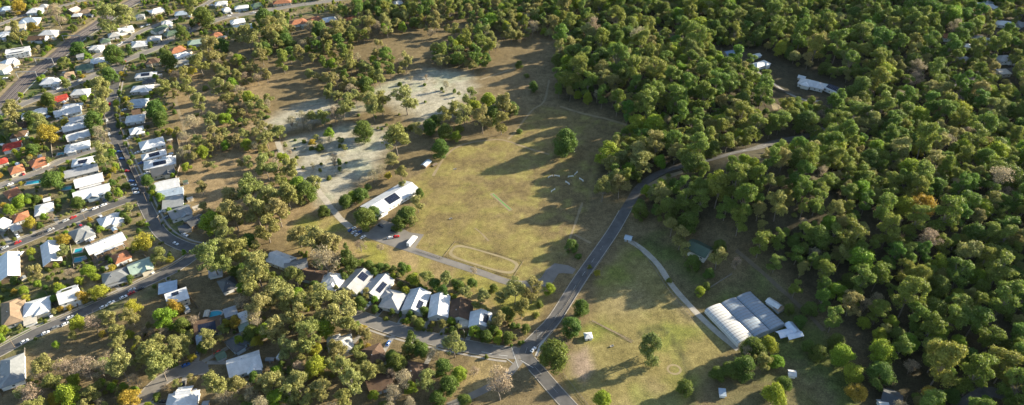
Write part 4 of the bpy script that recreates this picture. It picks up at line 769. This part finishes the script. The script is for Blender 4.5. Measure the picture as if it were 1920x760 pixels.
HAND = {
 'in the belt between clearing and field': 'd806,240,24 g783,243,24 d835,250,28 l855,257,20 d825,278,32 g832,222,24 g850,210,28 g870,225,32 l890,203,30 g905,230,34 d925,215,36 g945,205,34 g940,235,30 g880,187,26 d960,202,26 l915,190,28 d815,225,22 s770,240,16 s862,240,18',
 'among the pale clearings': 'g743,265,46 g735,298,28 g700,210,32 g715,198,34 g690,190,28 g668,187,26 y585,268,15 l617,250,20 d600,276,14 b547,229,26 b566,222,28 g586,221,26 g606,220,28 b627,213,28 g522,246,28 g642,206,30 g500,262,28 s640,262,12 g655,200,26',
 'around the long white hall': 'g755,345,22 d676,365,28 l663,370,22 d700,398,24 d762,402,36 g784,384,26 d748,415,30 d787,362,18 g752,322,28 b715,318,24 b700,328,24 y728,330,16 d648,378,26 g774,412,22 s690,350,14',
 'on the grassy bank above the row of houses': 'd712,500,18 b675,458,26 b713,465,18 b888,508,16 s735,505,12 s690,492,12',
 'behind the row of houses': 'l775,525,26 g800,520,28 d815,533,24 g835,525,26 d860,537,22 g872,548,26 d885,530,20 d925,540,16 g905,556,26 g938,560,24 s750,535,16 s852,528,14 d645,520,16 l765,505,14 y845,555,12',
 'between the last row house and the main road': 'g965,552,38 g996,550,38 l1030,545,22 g978,582,30 d950,588,28 g935,606,26 s1012,570,14 s1005,590,14 l890,625,24 d912,630,24',
 'beside the main road': 'd1090,578,30 d1072,612,36 y1120,513,15 d1072,460,24 s1085,480,14 s1105,500,10',
 'near the greenhouse': 'd1410,652,38 l1440,648,34 d1395,692,42 g1430,682,30 d1368,692,36 b1400,662,26 l1455,680,28 l1450,742,44 d1470,720,30 l1312,548,20 d1325,536,16 d1345,700,30 d1425,660,30 d1515,650,24 d1500,602,24 d1520,578,28 f1542,562,34 f1492,540,30 f1562,600,36 d1535,660,30 f1425,458,36 f1455,490,30 d1480,580,18',
 'around the green roofed house': 'g1275,450,34 g1345,487,34 b1380,492,24 d1300,492,28 d1330,512,20 g1285,470,24 d1350,462,26',
 'along the forest edge beside the main road': 'g1145,312,34 g1130,360,32 g1162,350,38 g1195,288,42 g1228,280,40 g1240,372,34 d1252,395,38 g1165,300,30 d1200,395,30 l1178,320,26 d1290,420,40 g1260,425,34',
 'below the side street': 'd790,658,30 d745,682,34 d830,690,34 g852,652,38 b812,662,28 l862,702,30 d842,722,36 d820,745,30 y690,650,12 l700,742,20 d735,670,24 b760,715,44 b740,740,40 l770,730,24 g715,695,24 g800,720,34 d870,750,26',
 'in the big canopy left of the row': 'g400,488,60 g440,470,50 g482,508,60 g522,545,50 g500,562,46 g546,562,50 g600,560,46 g640,592,54 g560,602,50 g520,622,46 g582,640,50 g542,652,44 g590,447,58 g560,440,44 g620,455,44 g600,600,44 g485,590,44 g655,615,36 g470,545,40 b480,600,40 d470,625,30 l560,560,34 l610,620,36',
 'at the foot of the dry slope': 'd465,450,30 g500,430,46 g522,400,46 g482,400,46 g440,408,44 l398,422,46 g420,440,34 g540,370,40 g505,365,40 g470,360,44 g430,370,38 d575,360,34 l560,350,34 d607,395,22 g590,345,30 g545,320,34 l530,300,26 g500,320,36',
 'in the scrubby bush at lower left': 'l145,610,30 b175,605,34 y192,627,13 g218,623,32 l105,648,14 y247,578,34 g248,600,30 l310,600,44 g258,640,16 g85,690,42 b120,688,40 b160,690,46 b55,735,50 l130,745,44 b187,690,40 g230,692,50 g282,670,58 g302,692,48 g330,652,40 y216,716,11 y242,745,40 y330,580,34 d342,612,28 g346,642,36 g392,642,34 g408,728,46 g442,722,36 b420,742,34 b470,738,32 g510,722,42 l520,748,40 g560,722,42 l592,692,42 g602,732,42 g642,692,44 g662,722,42 g100,720,36 b75,705,36 g170,735,36 g340,662,26 d380,652,20 l448,640,20 g490,715,30 y590,655,28 y480,640,24 g630,660,40 g645,750,38 b560,690,34 l517,695,20 g545,745,36 g690,700,34',
 'in the gardens of the left suburb': 'y90,252,38 g75,235,34 d176,227,32 g190,205,34 b190,255,34 g190,290,36 g210,302,18 g50,268,16 d95,335,40 l40,380,30 l20,395,22 l95,206,12 g20,208,46 d145,378,24 l244,305,12 d275,337,22 l286,362,14 y57,420,26 y118,450,26 g118,470,30 g65,510,36 l165,508,28 b130,510,22 y185,547,34 y155,557,26 y268,455,44 g295,476,36 g240,390,26 b105,28,38 y60,50,22 y35,12,28 g200,38,46 g230,28,48 d212,102,36 d205,140,28 g192,130,30 g190,166,42 g196,184,34 g125,160,20 d90,186,26 d315,110,34 g305,166,36 g30,60,38 g120,115,26 d145,90,30 d290,205,36 d300,222,30 d60,282,20 l165,108,14 d180,245,24 d60,222,30 g20,240,36 d330,400,16 y210,505,20 d140,350,12 l45,545,18 l8,620,20 l100,560,16',
 'by the houses along the top': 'd380,30,38 g395,98,38 y358,133,20 d495,35,30 g525,45,36 g510,60,40 g465,70,40 d535,75,26 d545,82,22 g350,150,26 g375,120,34 d415,85,24 g445,62,26 d600,55,30 g630,60,34 y640,22,16 g360,15,30 d340,62,24',
 'on the tan strip behind the back fences': 'g352,172,26 g375,200,28 b360,232,34 g395,225,28 g372,262,26 g410,170,26 b345,255,24 s385,165,12 g358,290,24 s368,215,10 g405,262,28 l350,315,18',
 'at the right of the dark yard': 'l1580,668,42 l1600,700,40 y1606,738,38 y1745,742,34 d1570,640,30',
}
for phrase, s in HAND.items():
    for t in s.split():
        x_, y_, d_ = map(float, t[1:].split(',')); add_tree(x_, y_, d_, t[0], phrase)
for a, full in (((1060,270,42,'d'), 'large round dark tree standing alone in the playing field'), ((974,245,12,'s'), 'small round bush alone at the upper field track'), ((762,188,44,'g'), 'big broad gum alone in the upper pale clearing'), ((680,244,38,'d'), 'round dark tree alone in the lower pale clearing'), ((653,485,34,'p'), 'dark column shaped tree on the grassy bank'),
        ((683,408,40,'d'), 'round dark tree between hall and shaded parking row'), ((1040,668,58,'d'), 'biggest dark leafy tree beside the main junction'), ((1220,650,44,'c'), 'tall tree alone beside the paddock gully'), ((1255,526,13,'s'), 'round shrub beside the gravel drive'), ((1130,752,34,'l'), 'bright green tree at the bottom of the paddock'), ((1285,727,32,'d'), 'dark round tree at the lower end of the gully'),
        ((770,638,40,'p'), 'tall dark pine beside the side street'), ((938,722,60,'b'), 'big greyish bare tree beside the junction lane'), ((888,694,22,'b'), 'small leafless tree on the triangular verge'), ((610,490,58,'b'), 'large leafless grey tree at left end of row'), ((973,122,14,'d'), 'small dark tree on the dirt strip'), ((1000,162,18,'d'), 'dark shrubby tree in the field arm'), ((988,142,12,'s'), 'low bush in the field arm')):
    add_tree(*a, '', full)
# woodland and forest filled by scattering
GRID = {}
def near(x, y, d):
    i, j = int(x//12), int(y//12)
    for a in range(i-2, i+3):
        for b in range(j-2, j+3):
            for (u, v, e) in GRID.get((a, b), ()):
                if (u-x)**2+(v-y)**2 < (min(d, e)*.5+max(d, e)*.3)**2*.72: return True
    return False
def reg(x, y, d): GRID.setdefault((int(x//12), int(y//12)), []).append((x, y, d))
for t in TREES: reg(t[0], t[1], t[3])
zone('strip', [(326,135),(395,118),(425,170),(415,250),(372,295),(346,330),(336,220)])
KEEP = [Z[k] for k in ('strip', 'field', 'arm', 'clear1', 'clear2', 'clear3', 'paddock', 'pad2', 'slope2', 'verge')]
OPEN = wpoly([(1150,58),(1240,52),(1340,88),(1425,92),(1500,128),(1600,165),(1605,212),(1530,205),(1460,218),(1425,205),(1440,165),(1350,112),(1240,82)]); YARD = wpoly([(1625,722),(1690,700),(1725,730),(1715,775),(1620,780)])
def scatter(pts, tries, kinds, dmin, dmax, phrase, gap=0.0, roadmargin=.3, hfac=.55, pxroad=True, houses=True, opens=True):
    P = wpoly(pts); lo, hi = P.min(0), P.max(0); n = 0
    xs_ = lo[0]+(hi[0]-lo[0])*rng.random(tries); ys_ = lo[1]+(hi[1]-lo[1])*rng.random(tries); ins = sdist(xs_, ys_, P) > 0
    for k in KEEP: ins &= sdist(xs_, ys_, k) < 3
    if opens: ins &= (sdist(xs_, ys_, OPEN) < 2) & (sdist(xs_, ys_, YARD) < 2)
    if gap: ins &= fbm(xs_, ys_, 42, 77) > gap
    for x_, y_ in zip(xs_[ins], ys_[ins]):
        kd = random.choices(list(kinds), list(kinds.values()))[0]; D = dmin+(dmax-dmin)*random.random()**1.35
        if kd == 's': D *= .5
        if near(x_, y_, D): continue
        z_ = float(hgt(x_, y_)); cx, cy, sc = proj(x_, y_, z_+PROTO[kd][0][2]/14*D*hfac)
        if any(pldist(x_, y_, r[0]) < r[1]+D*roadmargin for r in ROADS if abs(r[0][len(r[0])//2][0]-x_) < 700): continue
        if pxroad and (any(pldist(cx, cy, r[2]) < r[1]*sc*.5+D*sc*.22 for r in ROADS) or pldist(cx, cy, EXTRA[0]) < D*sc*.66 or pldist(cx, cy, EXTRA[1]) < D*sc*.6): continue
        if houses and any((cx-q[0])**2+((cy-q[1])*1.2)**2 < (q[2]*.72+D*sc*.42)**2 or (x_-q[3])**2+(y_-q[4])**2 < (q[5]*.8+1)**2 for q in HOUSES): continue
        if houses and any((cx-q[0])**2+(cy-q[1])**2 < (5+D*sc*.4)**2 for q in CARS): continue
        TREES.append([x_, y_, z_, D, kd, phrase, None, D*sc, False, None]); reg(x_, y_, D); n += 1
    return n
cnt = {}
cnt['slope'] = scatter([(330,125),(400,112),(470,120),(520,170),(500,240),(540,290),(590,360),(540,420),(440,440),(380,410),(345,300),(330,200)], 3500, {'g':7,'b':2,'l':.8,'s':1.2}, 7, 13, 'in open woodland on the dry brown slope', .43)
cnt['wood'] = scatter([(480,110),(500,75),(560,55),(640,25),(700,0),(720,-70),(1020,-70),(1040,75),(1015,75),(985,112),(930,118),(890,140),(800,130),(735,152),(700,175),(640,195),(560,200),(520,150)], 7500, {'g':8,'f':3,'b':.6,'d':1,'l':.7,'s':.6}, 9, 17, 'in the shaded woodland above the pale clearings', .45)
cnt['right'] = scatter([(1045,75),(1010,0),(1010,-110),(2250,-110),(2300,850),(1760,850),(1630,780),(1640,640),(1600,610),(1480,515),(1400,462),(1350,425),(1270,430),(1205,400),(1150,370),(1130,330),(1135,290),(1185,242),(1120,202),(1045,185)], 60000, {'f':8,'g':2.4,'d':1.4,'l':1.6,'b':.35,'s':.8,'y':.1}, 8, 22, 'FOREST', 0, .0, pxroad=True)
cnt['bush'] = scatter([(60,662),(200,612),(330,600),(400,620),(480,560),(660,560),(690,640),(740,700),(800,790),(40,800)], 5000, {'g':4,'b':2,'l':1,'y':.7,'d':.5,'s':2}, 5, 13, 'in the scrubby bush at lower left', .50)
cnt['canopy'] = scatter([(370,470),(440,450),(500,480),(560,530),(640,560),(665,600),(640,670),(540,690),(500,640),(460,590),(450,540)], 900, {'g':5,'l':1,'d':.7,'s':1}, 7, 15, 'in the big canopy left of the row', 0, .2)
cnt['sub'] = scatter([(-90,-60),(700,-60),(640,15),(470,65),(340,125),(325,290),(365,420),(335,525),(0,665),(-90,700)], 16000, {'g':.8,'d':2,'l':2,'y':1,'s':8,'b':.3}, 3.5, 7, None, .33, .05)
KEEP0 = KEEP; KEEP = []
cnt['scrub'] = scatter([(490,240),(545,262),(620,195),(720,160),(800,130),(890,150),(880,195),(790,232),(735,275),(690,330),(640,385),(590,360),(530,290)], 420, {'s':5,'b':2,'g':1.5}, 5, 10, 'scattered over the pale clearings', .52)
KEEP = KEEP0
cnt['mid'] = scatter([(560,470),(640,480),(760,515),(930,600),(1000,620),(950,680),(860,660),(700,600),(560,560)], 1500, {'d':2,'l':1,'s':4,'g':1.5}, 4, 8, None, 0, .1)
# the largest 300 of a kind are trees of their own, the rest one forest
bykind = {}
for t in TREES:
    cx, cy, _ = proj(t[0], t[1], t[2]+8); vis = -30 < cx < 1950 and -30 < cy < 800
    bykind.setdefault(INFO[t[4]][0], []).append((0 if t[8] else 1, 0 if vis else 1, -t[7], t))
single, stuff = [], []
LIM = {'forest_tree': 300, 'gum_tree': 300, 'leafy_tree': 290, 'sparse_tree': 150, 'shrub': 290}
for k, L_ in bykind.items():
    L_.sort(key=lambda q: q[:3]); lim = LIM.get(k, 200)
    for i, q in enumerate(L_): (single if i < lim and (q[1] == 0 or q[0] == 0) else stuff).append(q[3])
print('TREES', cnt, {k: len(v) for k, v in bykind.items()}, len(single), len(stuff))
LAND = [(1100,60,'left of the field arm top'),(1180,120,'above the field, left part'),(1100,150,'beside the field arm'),(1150,200,'at the top right field corner'),(1240,60,'near the top, left of the clearing'),(1270,170,'left of the round yard'),(1330,230,'above the forest road'),(1400,170,'beside the round yard'),(1370,40,'above the upper clearing'),(1480,60,'above the white forest house'),(1600,100,'right of the white forest house'),(1600,30,'near the top centre right'),(1720,40,'left of the far right houses'),(1720,130,'below the far right houses'),(1850,160,'at the right edge, upper'),(1290,350,'below the forest road, left'),(1360,360,'right of the road bend'),(1440,320,'below the straight forest road'),(1430,400,'above the green roofed house'),(1540,300,'right of the straight forest road'),(1540,400,'on the hill, middle'),(1540,500,'above the greenhouse'),(1620,580,'right of the shade tent'),(1640,240,'right of the curved garden walls'),(1650,350,'on the hill, upper right'),(1650,470,'on the hill, lower right'),(1780,270,'at far right, upper'),(1780,400,'at far right, middle'),(1780,520,'at far right, lower'),(1720,650,'above the dark roofed bottom house'),(1850,640,'above the bottom right road'),(1880,330,'at the right edge, middle'),(1890,480,'at the right edge, lower')]
for i, (x_, y_, z_, D, kd, phrase, _, dpx, hand, full) in enumerate(single):
    v = random.randrange(len(PROTO[kd])); cm, tm, H = PROTO[kd][v]; s = D/14; rz = random.random()*6.28
    e = empty(INFO[kd][0], (x_, y_, z_), rz); zs = s*random.uniform(*((.8, 1.32) if kd in 'fg' else (.88, 1.12))); e.scale = (s, s, zs if kd != 's' else zs*.8)
    mk('crown', cm, e, LEAF[kd]); mk('trunk', tm, e, M['bark_pale'] if kd in 'gfb' else M['bark_dark'])
    size = 'small' if dpx < 18 else 'medium' if dpx < 34 else 'large'
    if phrase == 'FOREST':
        cx, cy, _ = proj(x_, y_, z_+8); phrase = 'in the forest '+min(LAND, key=lambda q: (q[0]-cx)**2+((q[1]-cy)*1.3)**2)[2]
    if full: lab, grp = full, None
    elif phrase: lab, grp = f'{size} {INFO[kd][1]} {phrase}', f'{INFO[kd][1]}s {phrase}'
    else:
        nh = min(HOUSES, key=lambda q: (q[3]-x_)**2+(q[4]-y_)**2); lab = f'{INFO[kd][1]} next to {nh[6]}'; grp = 'garden trees and shrubs among the houses'
    tag(e, lab, INFO[kd][2], grp)
ORD = ['leftmost', 'second from left', 'third from left', 'fourth from left', 'fifth from left', 'sixth from left', 'seventh from left', 'eighth from left', 'ninth from left', 'tenth from left']+[f'{k}{"st" if k % 10 == 1 and k > 20 else "nd" if k % 10 == 2 and k > 20 else "rd" if k % 10 == 3 and k > 20 else "th"} from left' for k in range(11, 41)]
same = {}
for o in COL.objects:
    if o.parent is None and 'label' in o and 'category' in o: same.setdefault(o['label'], []).append(o)
for lab, L_ in list(same.items()):
    if len(L_) > 10:
        base = next((lab[:lab.index(t[1])+len(t[1])] for t in INFO.values() if t[1] in lab), ' '.join(lab.split()[:4]))
        for o in L_:
            nh = min((q for q in HOUSES if 'pool' not in q[6] and len(q[6].split()) < 9-(len(base.split()) > 4)), key=lambda q: (q[3]-o.location.x)**2+(q[4]-o.location.y)**2); o['label'] = f'{base} by {nh[6]}'; o['group'] = base+'s among the houses'
same = {}
for o in COL.objects:
    if o.parent is None and 'label' in o and 'category' in o: same.setdefault(o['label'], []).append(o)
for lab, L_ in same.items():
    if 1 < len(L_) <= 40:
        L_.sort(key=lambda o: proj(o.location.x, o.location.y, o.location.z+3)[0])
        for i, o in enumerate(L_): o['label'] = f'{lab}, {ORD[i]}' if len(lab.split())+len(ORD[i].split()) <= 16 else lab
# the rest: one forest object, points carrying whole trees
pc = bpy.data.collections.new('forest_sources'); srcs = {}; k = 0
for kd in sorted(PROTO):
    srcs[kd] = []
    for (cm, tm, H) in PROTO[kd]:
        m = bpy.data.meshes.new(f'src_{k:03d}'); nv, tv = len(cm.vertices), len(tm.vertices)
        co = np.empty(nv*3); cm.vertices.foreach_get('co', co); ct = np.empty(tv*3); tm.vertices.foreach_get('co', ct)
        lv = np.empty(len(cm.loops), np.int32); cm.loops.foreach_get('vertex_index', lv); lt = np.empty(len(tm.loops), np.int32); tm.loops.foreach_get('vertex_index', lt)
        ls = np.empty(len(cm.polygons), np.int32); cm.polygons.foreach_get('loop_start', ls); lts = np.empty(len(tm.polygons), np.int32); tm.polygons.foreach_get('loop_start', lts)
        m.vertices.add(nv+tv); m.vertices.foreach_set('co', np.concatenate([co, ct])); m.loops.add(len(lv)+len(lt)); m.loops.foreach_set('vertex_index', np.concatenate([lv, lt+nv]))
        m.polygons.add(len(ls)+len(lts)); m.polygons.foreach_set('loop_start', np.concatenate([ls, lts+len(lv)])); m.polygons.foreach_set('material_index', np.concatenate([np.zeros(len(ls), np.int32), np.ones(len(lts), np.int32)])); m.update(calc_edges=True)
        m.materials.append(LEAF[kd]); m.materials.append(M['bark_pale'] if kd in 'gfb' else M['bark_dark'])
        o = bpy.data.objects.new(f'tree_source_{k:03d}', m); pc.objects.link(o); srcs[kd].append(k); k += 1
fm2 = bpy.data.meshes.new('forest'); fm2.from_pydata([(t[0], t[1], t[2]) for t in stuff], [], [])
at1 = fm2.attributes.new('idx', 'INT', 'POINT'); at2 = fm2.attributes.new('rot', 'FLOAT_VECTOR', 'POINT'); at3 = fm2.attributes.new('scl', 'FLOAT_VECTOR', 'POINT')
for i, t in enumerate(stuff):
    at1.data[i].value = random.choice(srcs[t[4]]); at2.data[i].vector = (0, 0, random.random()*6.28); s = t[3]/14; at3.data[i].vector = (s, s, s*random.uniform(.8, 1.32))
ng = bpy.data.node_groups.new('plant_forest', 'GeometryNodeTree'); ng.interface.new_socket('Geometry', in_out='INPUT', socket_type='NodeSocketGeometry'); ng.interface.new_socket('Geometry', in_out='OUTPUT', socket_type='NodeSocketGeometry')
gi, go = ng.nodes.new('NodeGroupInput'), ng.nodes.new('NodeGroupOutput'); ip = ng.nodes.new('GeometryNodeInstanceOnPoints'); ci = ng.nodes.new('GeometryNodeCollectionInfo')
ci.inputs['Collection'].default_value = pc; ci.inputs['Separate Children'].default_value = True; ci.inputs['Reset Children'].default_value = True; ip.inputs['Pick Instance'].default_value = True
def na(n, t): q = ng.nodes.new('GeometryNodeInputNamedAttribute'); q.data_type = t; q.inputs['Name'].default_value = n; return q.outputs['Attribute']
l = ng.links.new; l(gi.outputs[0], ip.inputs['Points']); l(ci.outputs[0], ip.inputs['Instance']); l(na('idx', 'INT'), ip.inputs['Instance Index']); l(na('rot', 'FLOAT_VECTOR'), ip.inputs['Rotation']); l(na('scl', 'FLOAT_VECTOR'), ip.inputs['Scale']); l(ip.outputs[0], go.inputs[0])
fo = mk('forest', fm2); md = fo.modifiers.new('plant', 'NODES'); md.node_group = ng; tag(fo, 'dense eucalypt forest and far woodland filling the hillsides', 'forest', kind='stuff')

# ------------------------------------------------------------------ late afternoon haze
hz = bpy.data.materials.new('thin_haze'); hz.use_nodes = True; n = hz.node_tree.nodes; n.remove(n['Principled BSDF'])
pv = n.new('ShaderNodeVolumePrincipled'); pv.inputs['Color'].default_value = (.72,.84,1.0,1); pv.inputs['Density'].default_value = HAZE; pv.inputs['Anisotropy'].default_value = .2
hz.node_tree.links.new(pv.outputs[0], n['Material Output'].inputs['Volume'])
tag(MB().box(-8200, 8600, -7200, 8400, -2, 352).build('haze', hz), 'thin pale blue haze over the whole valley', 'haze', kind='stuff')
